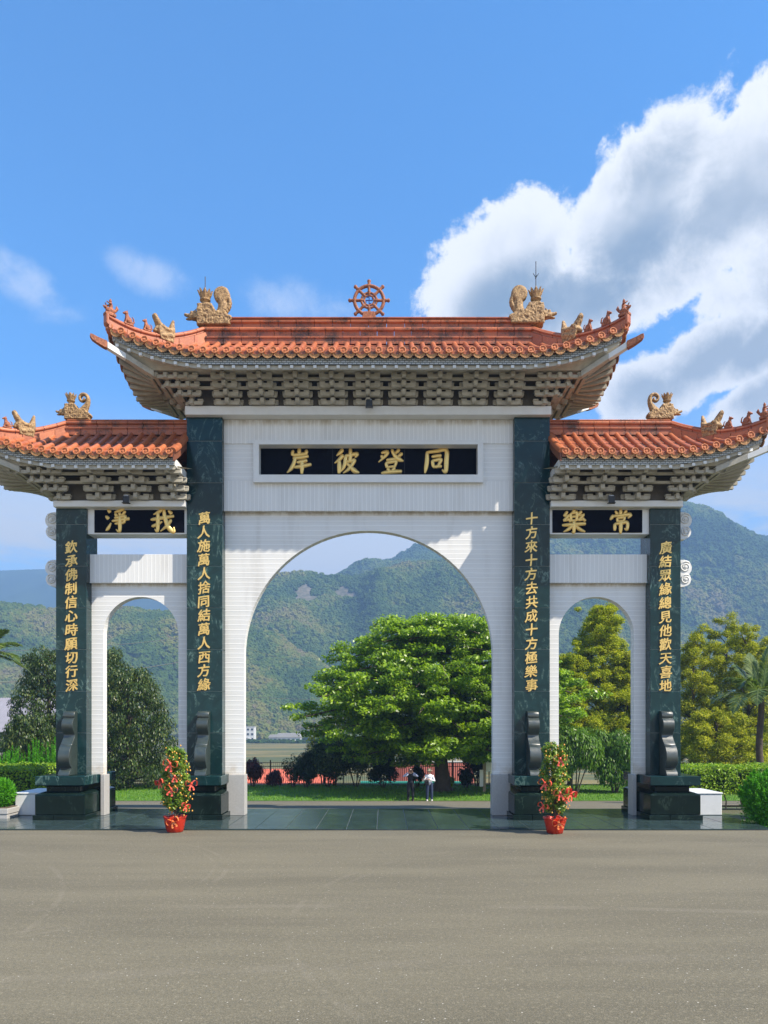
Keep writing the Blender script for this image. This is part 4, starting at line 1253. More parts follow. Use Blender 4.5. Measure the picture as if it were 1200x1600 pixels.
sheet('driveway', [-11.4, 0, 10.7], [25.72, 26, 28.5, 31.0], 0.003, 'asphalt')
sheet('lawn', [-70, -30, -10, 0, 10, 30, 70], [40.42, 44, 48, 51.5], 0.02, 'lawn_turf')

# terrace of polished slabs, one object each
terr = obj('terrace', MB().box(-11.28, 11.03, -3.16, 1.70, -.05, .022), 'grout')
terr['kind'] = 'structure'
NXT, NYT = 27, 6
for i in range(NXT):
    for j in range(NYT):
        x0 = -11.3 + 22.35*i/NXT; x1 = -11.3 + 22.35*(i+1)/NXT; y0 = -3.22 + 4.94*j/NYT; y1 = -3.22 + 4.94*(j+1)/NYT
        h = .040 + random.uniform(-.0012, .0012)
        mb = MB(); g = .007; c = .004
        mb.loft([[(x0+g, y0+g, .015), (x1-g, y0+g, .015), (x1-g, y1-g, .015), (x0+g, y1-g, .015)],
                 [(x0+g, y0+g, h-c), (x1-g, y0+g, h-c), (x1-g, y1-g, h-c), (x0+g, y1-g, h-c)],
                 [(x0+g+c, y0+g+c, h), (x1-g-c, y0+g+c, h + random.uniform(-.0006, .0006)), (x1-g-c, y1-g-c, h), (x0+g+c, y1-g-c, h)]])
        obj('paving_slab', mb, 'paving_granite', terr, fix=False)
# white marble blocks beside the outer pedestals
for s in (-1, 1):
    bx = obj('marble_block', MB().box(*sorted((s*9.95, s*10.98)), -.15, 1.45, .041, .70), 'marble_white', bevel=.02)
    obj('block_lid', MB().box(*sorted((s*9.93, s*11.0)), -.17, 1.47, .702, .745), 'marble_white', bx, bevel=.01)
    tag(bx, ('white marble block with leaf shadows beside the pedestal nearest the small palm' if s > 0 else 'white marble block in blue shade beside the pedestal nearest the potted round conifer'), 'stone block')

# ================================================================== foliage tools
mat_leaf('leaf_almond', [(0.05, 0.10, 0.005), (0.12, 0.22, 0.008), (0.23, 0.37, 0.012), (0.38, 0.52, 0.025)], 0.42, 0.38, 0.5)
mat_leaf('leaf_olive', [(0.08, 0.11, 0.008), (0.20, 0.24, 0.012), (0.37, 0.38, 0.016), (0.54, 0.50, 0.02)], 0.35, 0.6, 0.2)
mat_leaf('leaf_yellow', [(0.10, 0.15, 0.006), (0.22, 0.28, 0.008), (0.36, 0.39, 0.010), (0.50, 0.48, 0.012)], 0.35, 0.6, 0.2)
mat_leaf('leaf_dark', [(0.012, 0.028, 0.006), (0.026, 0.055, 0.010), (0.055, 0.095, 0.014), (0.17, 0.20, 0.05)], 0.2, 0.4, 0.35)
mat_leaf('leaf_darkest', [(0.008, 0.020, 0.006), (0.015, 0.036, 0.009), (0.028, 0.058, 0.013)], 0.2, 0.45, 0.3)  # the darkest of the leaf greens
mat_leaf('leaf_hedge', [(0.05, 0.12, 0.006), (0.12, 0.24, 0.009), (0.24, 0.39, 0.012), (0.38, 0.50, 0.02)], 0.3)
mat_leaf('leaf_conifer', [(0.03, 0.14, 0.006), (0.07, 0.28, 0.010), (0.14, 0.42, 0.016)], 0.3, 0.6, 0.2)
mat_leaf('leaf_weeping', [(0.025, 0.07, 0.008), (0.07, 0.16, 0.012), (0.17, 0.31, 0.02)], 0.3)
mat_leaf('leaf_kumquat', [(0.03, 0.09, 0.010), (0.08, 0.17, 0.014), (0.17, 0.28, 0.02), (0.30, 0.36, 0.05)], 0.3, 0.35)
mat_leaf('leaf_red', [(0.035, 0.008, 0.010), (0.075, 0.014, 0.016), (0.13, 0.03, 0.025)], 0.3)
mat_leaf('leaf_palm', [(0.05, 0.10, 0.020), (0.11, 0.17, 0.04), (0.22, 0.27, 0.09)], 0.3, 0.35, 0.6)
mat_leaf('grass_blade', [(0.05, 0.17, 0.008), (0.11, 0.26, 0.012), (0.20, 0.34, 0.02)], 0.3, 0.6)
simple('bark', (0.075, 0.055, 0.038), 0.9, var=0.3, scale=6.0, bmp=0.6, bscale=25.0)
simple('bark_pale', (0.20, 0.15, 0.10), 0.9, var=0.3, scale=5.0, bmp=0.6, bscale=20.0)
simple('soil', (0.10, 0.075, 0.05), 0.95, var=0.25, scale=8.0)

def nrm(v): return v / np.maximum(np.linalg.norm(v, axis=-1, keepdims=True), 1e-9)
def quads_mesh(name, V):
    """V (n,4,3) leaf quads"""
    n = len(V); me = bpy.data.meshes.new(name)
    me.vertices.add(n*4); me.vertices.foreach_set('co', V.reshape(-1).astype(np.float32))
    me.loops.add(n*4); me.loops.foreach_set('vertex_index', np.arange(n*4, dtype=np.int32))
    me.polygons.add(n); me.polygons.foreach_set('loop_start', np.arange(0, n*4, 4, dtype=np.int32))
    me.polygons.foreach_set('loop_total', np.full(n, 4, np.int32))
    me.update(calc_edges=True); me.validate()
    return me
def leaves(P, N, L, W, up=0.0, T=None, jit=0.5):
    """rhombic leaves at P facing N; L, W lengths (scalars or arrays)"""
    n = len(P)
    N = nrm(N + rng.normal(0, jit, (n, 3)) + np.array([0, 0, up]))
    if T is None: T = rng.normal(0, 1, (n, 3))
    T = nrm(T - N * np.sum(T*N, 1, keepdims=True)); S = np.cross(N, T)
    L = (np.ones(n)*L*rng.uniform(.7, 1.3, n))[:, None]; W = (np.ones(n)*W*rng.uniform(.7, 1.3, n))[:, None]
    b_ = N * L * rng.uniform(-.18, .05, n)[:, None]
    return np.stack([P - T*L*.5, P + S*W*.5 + b_*.0, P + T*L*.5 + b_, P - S*W*.5], 1)
def shell(c, r, n, inner=.55, zmin=-1.0):
    """points through the outer part of an ellipsoid, with their outward directions"""
    d = nrm(rng.normal(0, 1, (int(n*1.6)+4, 3))); d = d[d[:, 2] > zmin][:n]
    k = rng.uniform(inner, 1.0, len(d))**.6
    return np.array(c) + d*np.array(r)*k[:, None], d
def limb(mb, a, b_, r0, r1, wob=.15, n=6):
    a, b_ = Vector(a), Vector(b_); L = (b_-a).length; pts = []
    for i in range(n+1):
        f = i/n; w = math.sin(f*PI)*wob*L*.3
        pts.append(a.lerp(b_, f) + Vector((random.uniform(-1, 1)*w, random.uniform(-1, 1)*w, math.sin(f*PI)*L*.06)))
    mb.tube(pts, [r0 + (r1-r0)*(i/n) for i in range(n+1)], 7)

# ---- big almond tree with tiered branches beyond the road
def tiered_tree(x, y, zb, R_, H):
    t = thing('almond_tree', 'broad tiered tree with bright green leaves beyond the road, seen through the centre arch', 'tree', (x, y, zb))
    tr = MB(); Q = []
    tr.tube([(0, 0, -.2), (.05, 0, .8), (-.05, .1, 2.2), (.05, 0, H*.55), (0, 0, H*.93)], [.62, .46, .38, .24, .05], 10)
    for k in range(6):
        q = 2*PI*k/6; tr.tube([(.35*math.cos(q), .35*math.sin(q), .35), (.85*math.cos(q), .85*math.sin(q), -.1)], [.16, .06], 6)
    levels = [(.25, .66), (.33, .84), (.41, .96), (.49, 1.0), (.57, 1.0), (.65, .95), (.73, .87), (.81, .76), (.88, .62), (.95, .46)]
    for li, (hz, rad) in enumerate(levels):
        nb = 12 if li < 7 else 9
        for k in range(nb):
            q = 2*PI*(k + .5*(li % 2) + random.uniform(-.25, .25))/nb
            rr = R_*rad*random.uniform(.82, 1.06); z0 = H*hz - .35; z1 = H*hz + random.uniform(-.35, .35) - .060*rr
            e = Vector((rr*math.cos(q), .78*rr*math.sin(q), z1))
            limb(tr, (0, 0, z0), e*.92 + Vector((0, 0, .02*rr)), .13*(1-hz*.6), .03, .08, 4)
            m = int(5 + rr*1.25)
            for i in range(m):
                f = .22 + .78*(i+.5)/m; w = .35 + .16*rr*(.3 + f)
                side = random.uniform(-1, 1)*w
                c = Vector((math.cos(q), .78*math.sin(q), 0))*rr*f + Vector((-math.sin(q), .78*math.cos(q), 0))*side + Vector((0, 0, z0 + (z1-z0)*f + .10 + random.uniform(-.30, .38) - (.5*random.random()**3)))
                Q.append((c, random.uniform(.42, .85)))
    V = []
    for c, r in Q:
        n = int(70 + 80*r); P, d = shell(c, (r, r, r*.42), n, .1)
        V.append(leaves(P, d*.35 + np.array([.35, -.2, .75]), .24, .115, 0, None, .5))
    obj('trunk', tr, 'bark', t, smooth=60)
    link('crown', quads_mesh('crown', np.concatenate(V)), 'leaf_almond', t)
tiered_tree(X(690, 46), 22.0, -1.2, 8.9, 10.7)

# ---- loose feathery trees on the right
def feathery_tree(x, y, zb, R_, H, label, mat, cone=False, density=1.0, lean=0.0):
    t = thing('feathery_tree', label, 'tree', (x, y, zb), group=None)
    tr = MB(); V = []
    tr.tube([(0, 0, -.2), (.06, 0, H*.2), (lean*.4, .05, H*.5), (lean, 0, H*.9)], [.20, .15, .10, .03], 8)
    n = int(44*density)
    for k in range(n):
        f = (k+.5)/n
        h = H*(.22 + .76*f)
        if cone: rad = R_*min(1, 1.25*(1-f))**.85 + .12
        else: rad = R_*math.sin(PI*(.18 + .80*f))**.6
        q = k*2.39996 + random.uniform(-.4, .4); rr = rad*random.uniform(.45, .95)
        c = Vector((lean*f + rr*math.cos(q), rr*math.sin(q), h + random.uniform(-.25, .25)))
        limb(tr, (lean*f*.8, 0, max(.5, h - .55*rr - .3)), c, .045, .012, .15, 3)
        for j in range(5):
            s_ = random.uniform(.30, .62)*(1.1 - .35*f)
            cc = c + Vector((random.gauss(0, .42), random.gauss(0, .42), random.gauss(0, .28)))
            P, d = shell(cc, (s_, s_, s_*.75), int(270*s_/.45), .15)
            V.append(leaves(P, d*.6 + np.array([.3, -.1, .6]), .135, .060, 0, d + np.array([0, 0, .4]), .5))
    obj('trunk', tr, 'bark', t, smooth=60)
    link('crown', quads_mesh('crown', np.concatenate(V)), mat, t)
feathery_tree(X(941, 52), 28, -1.3, 3.5, 12.2, 'cone shaped yellow green tree framed by the small arch right of centre', 'leaf_yellow', True, 2.2)
feathery_tree(X(893, 50), 26.5, -1.3, 2.2, 8.6, 'low yellow green tree at the left foot of the cone shaped tree', 'leaf_yellow', True, 1.2)
feathery_tree(X(985, 51), 27.5, -1.3, 2.0, 9.0, 'olive green tree half hidden behind the far end pillar on the right', 'leaf_olive', False, .9)
feathery_tree(X(1084, 50), 26, -1.3, 1.7, 10.1, 'slim olive tree just beyond the outer pillar at the right', 'leaf_olive', False, .8)
feathery_tree(X(1128, 53), 29, -1.3, 2.2, 11.2, 'tallest olive tree with open branches above the clipped hedge', 'leaf_olive', False, .75, .4)
feathery_tree(X(1172, 50), 26, -1.3, 2.2, 10.4, 'spreading olive tree behind the palm trunk', 'leaf_olive', False, .8, -.2)
feathery_tree(X(1222, 52), 28, -1.3, 2.4, 10.0, 'olive tree at the picture edge beyond the palm', 'leaf_olive', False, .8)
feathery_tree(X(1120, 46), 22, -1.2, 2.6, 4.6, 'low bushy olive tree just over the clipped hedge', 'leaf_olive', False, .9)

# ---- dense dark broadleaf trees on the left
def broadleaf_tree(x, y, zb, R_, H, label, seed, mat='leaf_dark', dens=1.0):
    t = thing('broadleaf_tree', label, 'tree', (x, y, zb))
    tr = MB(); V = []
    tr.tube([(0, 0, -.2), (.1, 0, H*.25), (0, .1, H*.55), (0, 0, H*.8)], [.30, .22, .14, .05], 8)
    n = int(64*dens)
    for k in range(n):
        f = (k+.5)/n; h = H*(.03 + .92*f); rad = R_*math.sin(PI*(.26 + .66*f))**.7
        q = k*2.39996; rr = rad*random.uniform(.55, .9)
        c = Vector((rr*math.cos(q), rr*math.sin(q), h)); r = R_*random.uniform(.18, .32)
        limb(tr, (0, 0, max(.4, h - .5*rr)), c, .06, .02, .15, 3)
        P, d = shell(c, (r, r, r*.85), int(480*(r/1.0)**1.5) + 80, .35)
        V.append(leaves(P, d + np.array([.1, 0, .2]), .20, .075, 0, d*.4 + np.array([0, 0, -.8]), .45))
    obj('trunk', tr, 'bark', t, smooth=60)
    link('crown', quads_mesh('crown', np.concatenate(V)), mat, t)
broadleaf_tree(X(196, 48), 24.5, -1.2, 3.1, 7.6, 'dense dark broadleaf tree filling the small arch left of centre', 1)
broadleaf_tree(X(70, 49), 25.5, -1.2, 2.6, 9.2, 'taller dark broadleaf tree with pale sunlit leaves outside the left end pillar', 2)
broadleaf_tree(X(150, 52), 28.5, -1.2, 3.0, 9.4, 'dark broadleaf tree between the other two, mostly behind the end pillar', 3)
broadleaf_tree(X(40, 45), 21.5, -1.2, 2.0, 4.6, 'low dark broadleaf tree with drooping sunlit leaves over the left hedge', 4)

# ---- shrubs along the fence beyond the lawn
def shrub(x, y, zb, rx, ry, h, label, mat, leaf=(.20, .07), n=1500, name='shrub', spiky=False, hang=False):
    t = thing(name, label, 'shrub', (x, y, zb))
    tr = MB()
    for k in range(5):
        q = 2*PI*k/5
        tr.tube([(.08*math.cos(q), .08*math.sin(q), -.05), (.25*rx*math.cos(q), .25*ry*math.sin(q), h*.35), (.5*rx*math.cos(q), .5*ry*math.sin(q), h*.7)], [.045, .03, .012], 6)
    V = []; m = 12
    for k in range(m):
        q = k*2.39996; f = (k+.5)/m
        c = (rx*.6*math.cos(q)*math.sqrt(f), ry*.6*math.sin(q)*math.sqrt(f), h*random.uniform(.32, .78))
        r = random.uniform(.34, .5)
        P, d = shell(c, (rx*r, ry*r, h*r*.62), n//m, .3)
        P[:, 2] = np.maximum(P[:, 2], .05)
        T = None
        if spiky: T = d*.5 + np.array([0, 0, 1.0])
        if hang: T = d*.35 + np.array([0, 0, -1.0])
        V.append(leaves(P, d + np.array([.1, -.1, .25]), leaf[0], leaf[1], 0, T, .4))
    obj('stem', tr, 'bark', t, smooth=60)
    link('crown', quads_mesh('crown', np.concatenate(V)), mat, t)
sh = [(395, 49.0, .9, 2.0, 'dark red leaved shrub by the jamb of the centre arch', 'leaf_red', 1400, True),
      (428, 49.5, .7, 1.3, 'small dark red shrub second along the railing from the arch jamb', 'leaf_red', 900, True),
      (458, 49.0, .9, 2.2, 'thin dark shrub in front of the orange roof', 'leaf_darkest', 700, False),
      (478, 48.5, 1.0, 2.3, 'dark spiky shrub at the edge of the orange roof', 'leaf_darkest', 2600, True),
      (512, 49.0, 2.0, 3.9, 'tall dark shrub left of the tiered tree crown', 'leaf_dark', 7500, False),
      (523, 49.8, .45, 4.2, 'narrow dark red shrub rising highest of the railing shrubs', 'leaf_red', 700, True),
      (556, 49.2, 1.9, 3.3, 'rounded dark shrub under the left branches of the tiered tree', 'leaf_dark', 6500, False),
      (598, 48.6, 1.2, 2.0, 'low dark shrub left of the person in black', 'leaf_darkest', 3500, False),
      (505, 51.2, 1.6, 4.6, 'olive topped shrub rising behind the tall dark shrub', 'leaf_olive', 3500, False),
      (652, 49.3, .6, 1.7, 'dark shrub between the two people', 'leaf_darkest', 700, True),
      (728, 48.5, .6, 1.3, 'dark shrub right of the tree trunk', 'leaf_darkest', 1300, False),
      (745, 49.5, 1.1, 2.6, 'dark shrub behind the white notice board', 'leaf_darkest', 1800, False),
      (700, 46.8, .5, .9, 'low leafy clump at the foot of the tree trunk', 'leaf_almond', 500, True)]
for px, D, rx, h, lb, m, n, sp in sh:
    shrub(X(px, D), D-24, -1.2, rx, rx*.7, h, lb, m, (.30, .07) if sp else (.20, .09), n, 'shrub', sp)
shrub(X(899, 44.5), 20.5, -1.2, 2.25, 1.5, 3.9, 'weeping green shrub on the left inside the small arch right of centre', 'leaf_weeping', (.24, .06), 13000, 'weeping_shrub', False, True)
shrub(X(961, 45.0), 21.0, -1.2, 2.25, 1.5, 3.8, 'weeping green shrub on the right inside the small arch right of centre', 'leaf_weeping', (.24, .06), 13000, 'weeping_shrub', False, True)

# ---- clipped hedges
def hedge(x0, x1, y0, y1, z0, z1, label, mat='leaf_hedge', n=9000, legs=0.0):
    t = thing('hedge', label, 'hedge', ((x0+x1)/2, (y0+y1)/2, z0))
    w, d, h = (x1-x0)/2, (y1-y0)/2, z1-z0
    core = obj('stem', MB().box(-w+.12, w-.12, -d+.12, d-.12, legs + .05, h-.10), 'leaf_darkest', t)
    fc = rng.random(n); P = np.empty((n, 3)); N = np.zeros((n, 3))
    A = np.array([w*d*4, w*h*2, w*h*2, d*h*2, d*h*2]); A = np.cumsum(A/A.sum())
    u = rng.uniform(-1, 1, n); v = rng.uniform(-1, 1, n); idx = np.searchsorted(A, fc)
    for k in range(5):
        q = idx == k
        if k == 0: P[q] = np.stack([u[q]*w, v[q]*d, np.full(q.sum(), h)], 1); N[q] = (0, 0, 1)
        elif k < 3:
            s = -1 if k == 1 else 1; P[q] = np.stack([u[q]*w, np.full(q.sum(), s*d), legs + (v[q]*.5+.5)*(h-legs)], 1); N[q] = (0, s, 0)
        else:
            s = -1 if k == 3 else 1; P[q] = np.stack([np.full(q.sum(), s*w), v[q]*d, legs + (u[q]*.5+.5)*(h-legs)], 1); N[q] = (s, 0, 0)
    wob = np.array([mnoise.noise(Vector(p)*1.6) for p in P])
    P += N*(rng.normal(0, .035, n) + wob*.09)[:, None]
    link('foliage', quads_mesh('foliage', leaves(P, N*.8, .085, .045, .35, None, .55)), mat, t)
    if legs:
        mb = MB()
        for k in range(int(w*5)):
            xx = random.uniform(-w+.1, w-.1); yy = random.uniform(-d+.1, d*.4)
            mb.tube([(xx, yy, -.05), (xx+random.uniform(-.1, .1), yy, legs*.5), (xx+random.uniform(-.15, .15), yy, legs+.15)], [.03, .022, .02], 6)
        obj('stems', mb, 'bark_pale', t)
hedge(10.75, 14.6, 2.6, 4.2, -.05, 1.36, 'clipped hedge with a sunlit top and bare stems behind the right marble block', 'leaf_hedge', 11000, .45)
hedge(-15.2, -12.0, 3.0, 4.4, -.05, 1.30, 'clipped block hedge nearest the round potted conifer', 'leaf_hedge', 10000)
hedge(-17.0, -13.3, 8.2, 9.4, -.8, 1.14, 'long low hedge running behind the block hedge', 'leaf_hedge', 8000)

# ---- feathery conifers
def conifer(x, y, zb, r, h, label, n=5200, name='conifer_shrub', plumes=26, parent=None):
    t = parent or thing(name, label, 'conifer', (x, y, zb))
    V = []
    for k in range(plumes):
        f = (k+.5)/plumes; q = k*2.39996; rr = r*math.sqrt(f)*.8
        a = np.array([rr*.35*math.cos(q), rr*.35*math.sin(q), 0.1*h]); tip = np.array([rr*math.cos(q), rr*math.sin(q), h*(1.0 - .45*f**1.5)*random.uniform(.9, 1.04)])
        m = n//plumes; u = rng.random(m)**.8
        P = a + (tip-a)*u[:, None] + rng.normal(0, 1, (m, 3))*(r*.16*(1.05-u))[:, None]
        P[:, 2] = np.maximum(P[:, 2], .03)
        T = nrm(tip-a) + rng.normal(0, .45, (m, 3)) + np.array([math.cos(q), math.sin(q), 0])*.4
        V.append(leaves(P, rng.normal(0, 1, (m, 3)) + np.array([.2, -.4, .3]), .13, .030, 0, T, .2))
    link('foliage', quads_mesh('foliage', np.concatenate(V)), 'leaf_conifer', t)
    return t
c1 = conifer(X(1196, 22.2), -1.8, -.05, .95, 1.62, 'bright green feathery conifer at the right end of the terrace', 16000, plumes=60)
obj('stem', MB().tube([(0, 0, -.05), (.03, 0, .5)], [.07, .04], 7), 'bark', c1)
c2 = conifer(X(1256, 23.5), -.6, -.05, 1.0, 3.0, 'taller feathery conifer cut by the picture edge', 9000)
for i, (px, h) in enumerate(((22, 2.7), (50, 3.0), (76, 3.1), (-4, 2.5), (100, 2.8))):
    conifer(X(px, 36), 12.0 + .25*i % 1, gz(36)-.05, .75, h, ['upright feathery conifer first from the left picture edge', 'upright feathery conifer second from the left picture edge', 'upright feathery conifer third from the left picture edge, touching the end pillar', 'upright feathery conifer cut by the left picture edge', 'upright feathery conifer hidden behind the left end pillar'][i], 5000)
# potted round conifer
pc = thing('potted_conifer', 'round bright green conifer in a square concrete planter at the left end of the terrace', 'potted plant', (X(2, 23.4), -.6, .0))
pl_ = MB()
for k in range(2): pl_.box(-.36 - .02*k, .36 + .02*k, -.36 - .02*k, .36 + .02*k, .0 + .17*k, .165 + .17*k)
obj('planter', pl_, 'grey_granite', pc, bevel=.012)
obj('soil', MB().box(-.33, .33, -.33, .33, .336, .36), 'soil', pc)
V = []
P, d = shell((0, 0, .78), (.42, .42, .46), 5200, .35); P[:, 2] = np.maximum(P[:, 2], .36)
link('foliage', quads_mesh('foliage', leaves(P, rng.normal(0, 1, P.shape), .12, .022, 0, d + np.array([0, 0, .6]), .2)), 'leaf_conifer', pc)

# ---- palms
def palm(x, y, zb, zc, label, fr, rad, Lf):
    t = thing('palm_tree', label, 'palm', (x, y, zb))
    H = zc - zb
    mb = MB(); k = 12
    mb.tube([(0.05*math.sin(i*.7), 0, H*i/k) for i in range(k+1)], [rad*(1.15 - .35*i/k + .05*(i % 2)) for i in range(k+1)], 10)
    obj('trunk', mb, 'bark', t, smooth=40)
    for i, (az, el, droop) in enumerate(fr):
        pts = []; q = R(az)
        for j in range(15):
            f = j/14; s_ = Lf*f
            pts.append((math.cos(q)*s_*math.cos(R(el))*(1 - .18*f*f), math.sin(q)*s_*math.cos(R(el))*(1 - .18*f*f), H + s_*math.sin(R(el)) - droop*Lf*f**2.1))
        o = obj('frond', MB().tube(pts, [.035 - .028*j/14 for j in range(15)], 5), 'leaf_palm', t)
        P = np.array(pts); V = []
        for j in range(64):
            f = .10 + .88*j/63; k0 = min(13, int(f*14)); u = f*14 - k0
            c = P[k0]*(1-u) + P[k0+1]*u; tg = nrm(P[k0+1] - P[k0]); sd_ = nrm(np.cross(tg, (0, 0, 1.0)))
            for s_ in (-1, 1):
                ll = Lf*.24*math.sin(PI*min(1, f*.85 + .18))*random.uniform(.9, 1.1)
                d = nrm(sd_*s_*.85 + tg*.75 + np.array([0, 0, random.uniform(-.05, .35)]))
                tip = c + d*ll + np.array([0, 0, -.22*ll]); w = .040
                md = (c + tip)/2 + np.array([0, 0, .06*ll])
                V.append([c, md + tg*w, tip, md - tg*w])
        link('leaflets', quads_mesh('leaflets', np.array(V)), 'leaf_palm', o)
palm(X(1188, 34), 10, -.75, Z(1092, 34), 'small palm with arching fronds at the right picture edge', [(175, 25, .55), (110, 75, .25), (60, 60, .4), (200, 60, .75), (-20, 45, .6), (240, 40, .8), (320, 35, .7), (20, 78, .15), (-60, 60, .8), (165, 50, .5), (215, 25, .7), (135, 62, .35)], .15, 3.0)
palm(X(-26, 34), 10, -.75, Z(1020, 34), 'palm whose dark fronds enter at the left picture edge', [(0, 28, .35), (-15, 8, .35), (20, -5, .3), (-40, 30, .5), (45, 40, .5), (90, 60, .4), (180, 30, .5), (230, 40, .6), (140, 50, .5), (-5, 55, .4)], .22, 2.4)

# ---- lawn blades
nb = 26000
gx = rng.uniform(-22, 20, nb); gD = rng.uniform(40.5, 50.5, nb); hb = rng.uniform(.05, .13, nb)
P = np.stack([gx, gD-24, np.full(nb, -1.19)], 1); q = rng.uniform(0, 2*PI, nb); S = np.stack([np.cos(q), np.sin(q), 0*q], 1)*.02
tipv = np.stack([rng.normal(0, .04, nb), rng.normal(0, .04, nb), hb], 1)
gr = link('grass', quads_mesh('grass', np.stack([P - S, P + S, P + tipv + S*.3, P + tipv - S*.3], 1)), 'grass_blade'); gr['kind'] = 'stuff'

# ================================================================== fence, court wall, notice board beyond the lawn
simple('iron_black', (0.012, 0.012, 0.012), 0.5)
simple('roof_red', (0.55, 0.13, 0.07), 0.6, var=0.15, scale=1.5)
simple('wall_pink', (0.50, 0.16, 0.13), 0.7, var=0.12)
simple('turquoise', (0.05, 0.42, 0.36), 0.5, var=0.1)
simple('concrete', (0.33, 0.32, 0.30), 0.8, var=0.15, scale=2.0)
simple('board_white', (0.72, 0.72, 0.70), 0.5, var=0.04)
simple('wood_post', (0.30, 0.24, 0.16), 0.8, var=0.2, scale=10)
def railing(x0, x1, y, zb, label):
    t = thing('iron_railing', label, 'railing', ((x0+x1)/2, y, zb)); w = (x1-x0)/2
    bars = MB()
    for k in range(int(2*w/.13)):
        xx = -w + .13*k; bars.box(xx-.009, xx+.009, -.009, .009, .12, 1.55)
    stuff(obj('bar', bars, 'iron_black', t))
    for z in (.15, 1.25, 1.50): obj('rail', MB().box(-w, w, -.02, .02, z-.02, z+.02), 'iron_black', t)
    k = 0
    while k*2.4 <= 2*w:
        obj('post', MB().box(-w+2.4*k-.035, -w+2.4*k+.035, -.035, .035, -.3, 1.68), 'iron_black', t, bevel=.006); k += 1
    obj('kerb', MB().box(-w-.1, w+.1, -.10, .10, -.3, .11), 'concrete', t)
railing(-19.0, 8.2, 26.6, -1.2, 'black iron railing behind the shrubs beyond the lawn')
cw = thing('orange_shed', 'low shed with an orange corrugated roof beyond the railing', 'shed', (X(455, 60), 36, gz(60)))
rb = MB()
for k in range(40):
    xx = -3.6 + .18*k
    rb.loft([[(xx, y, z), (xx+.05, y, z+.035), (xx+.13, y, z+.035), (xx+.18, y, z), (xx+.09, y, z-.01)] for y, z in ((-1.6, .55), (1.6, 1.55))])
obj('roof', rb, 'roof_red', cw)
obj('wall', MB().box(-3.5, 3.5, -1.5, 1.5, -.4, .50), 'wall_pink', cw)
pw = thing('pink_wall', 'pinkish red ribbed metal wall with pale capping behind the two people', 'wall', (X(673, 62), 38.0, gz(62)))
mb = MB()
for k in range(46):
    xx = -3.5 + .152*k; mb.prism([(xx, 0), (xx+.05, -.05), (xx+.10, -.05), (xx+.152, 0), (xx+.152, .05), (xx, .05)], .45, 2.35, 'z')
obj('ribbed_panel', mb, 'wall_pink', pw); obj('capping', MB().box(-3.55, 3.55, -.07, .08, 2.352, 2.45), 'board_white', pw)
tw = tag(obj('turquoise_wall', MB().box(X(563, 59), X(722, 59), 34.85, 35.0, -2.6, Z(1220.5, 59)), 'turquoise', bevel=.01), 'low turquoise painted wall under the pink metal wall', 'wall')
nbd = thing('notice_board', 'white notice board on a weathered post beside the right jamb of the centre arch', 'notice board', (X(757, 45.5), 21.5, -1.2))
obj('post', MB().box(-.10, .08, -.06, .06, -.1, 2.35), 'wood_post', nbd, bevel=.01)
obj('board', MB().box(.09, .40, -.03, .03, 1.25, 2.05), 'board_white', nbd, bevel=.01)
obj('board', MB().box(-.30, -.08, -.09, -.05, .35, 1.35), 'board_white', nbd, bevel=.01)
# grey shed at the left edge
gs = thing('grey_shed', 'grey corrugated metal shed behind the left trees', 'shed', (X(-12, 62), 38, gz(62)))
mb = MB()
for k in range(46):
    xx = -4.2 + .2*k; mb.loft([[(xx, y, z), (xx+.06, y, z+.05), (xx+.14, y, z+.05), (xx+.2, y, z), (xx+.1, y, z-.02)] for y, z in ((-2.5, 4.8), (2.5, 7.6))])
simple('zinc', (0.26, 0.25, 0.28), 0.5, metal=0.2, var=0.15, scale=1.5)
obj('roof', mb, 'zinc', gs); obj('wall', MB().box(-4.0, 4.8, -2.3, 2.3, -.4, 4.75), 'concrete', gs)

# utility poles and cables
def pole(px, D, ytop, label):
    zb = gz(D); t = thing('utility_pole', label, 'utility pole', (X(px, D), D-24, zb)); H = Z(ytop, D) - zb
    obj('mast', MB().tube([(0, 0, -.3), (0, 0, H)], [.17, .10], 10), 'concrete', t, smooth=60)
    obj('crossarm', MB().box(-1.0, 1.0, -.06, .06, H-.7, H-.58), 'wood_post', t)
    return Vector((X(px, D), D-24, zb + H - .5))
pA = pole(-170, 60, 1010, 'concrete utility pole outside the picture at the left'); pB = pole(322, 84, 985, 'concrete utility pole hidden behind the inner left pillar'); pC = pole(712, 120, 1085, 'concrete utility pole behind the tiered tree')
simple('cable', (0.10, 0.10, 0.10), 0.5)
def cable(a, b_, sag, label, r=.022):
    pts = [a.lerp(b_, i/24) - Vector((0, 0, sag*4*(i/24)*(1-i/24))) for i in range(25)]
    tag(obj('power_cable', MB().tube(pts, r, 5), 'cable'), label, 'cable')
cable(pA, pB, .5, 'highest power cable crossing the left small arch')
cable(pA - Vector((0, 0, 2.6)), pB - Vector((0, 0, 2.4)), .7, 'lower power cable crossing the left small arch', .03)
cable(pB, pC, .8, 'power cable sloping down across the hillside in the centre arch')
cable(pB - Vector((0, 0, 6.5)), pC + Vector((0, 0, .2)), .6, 'lower power cable nearly level across the centre arch')

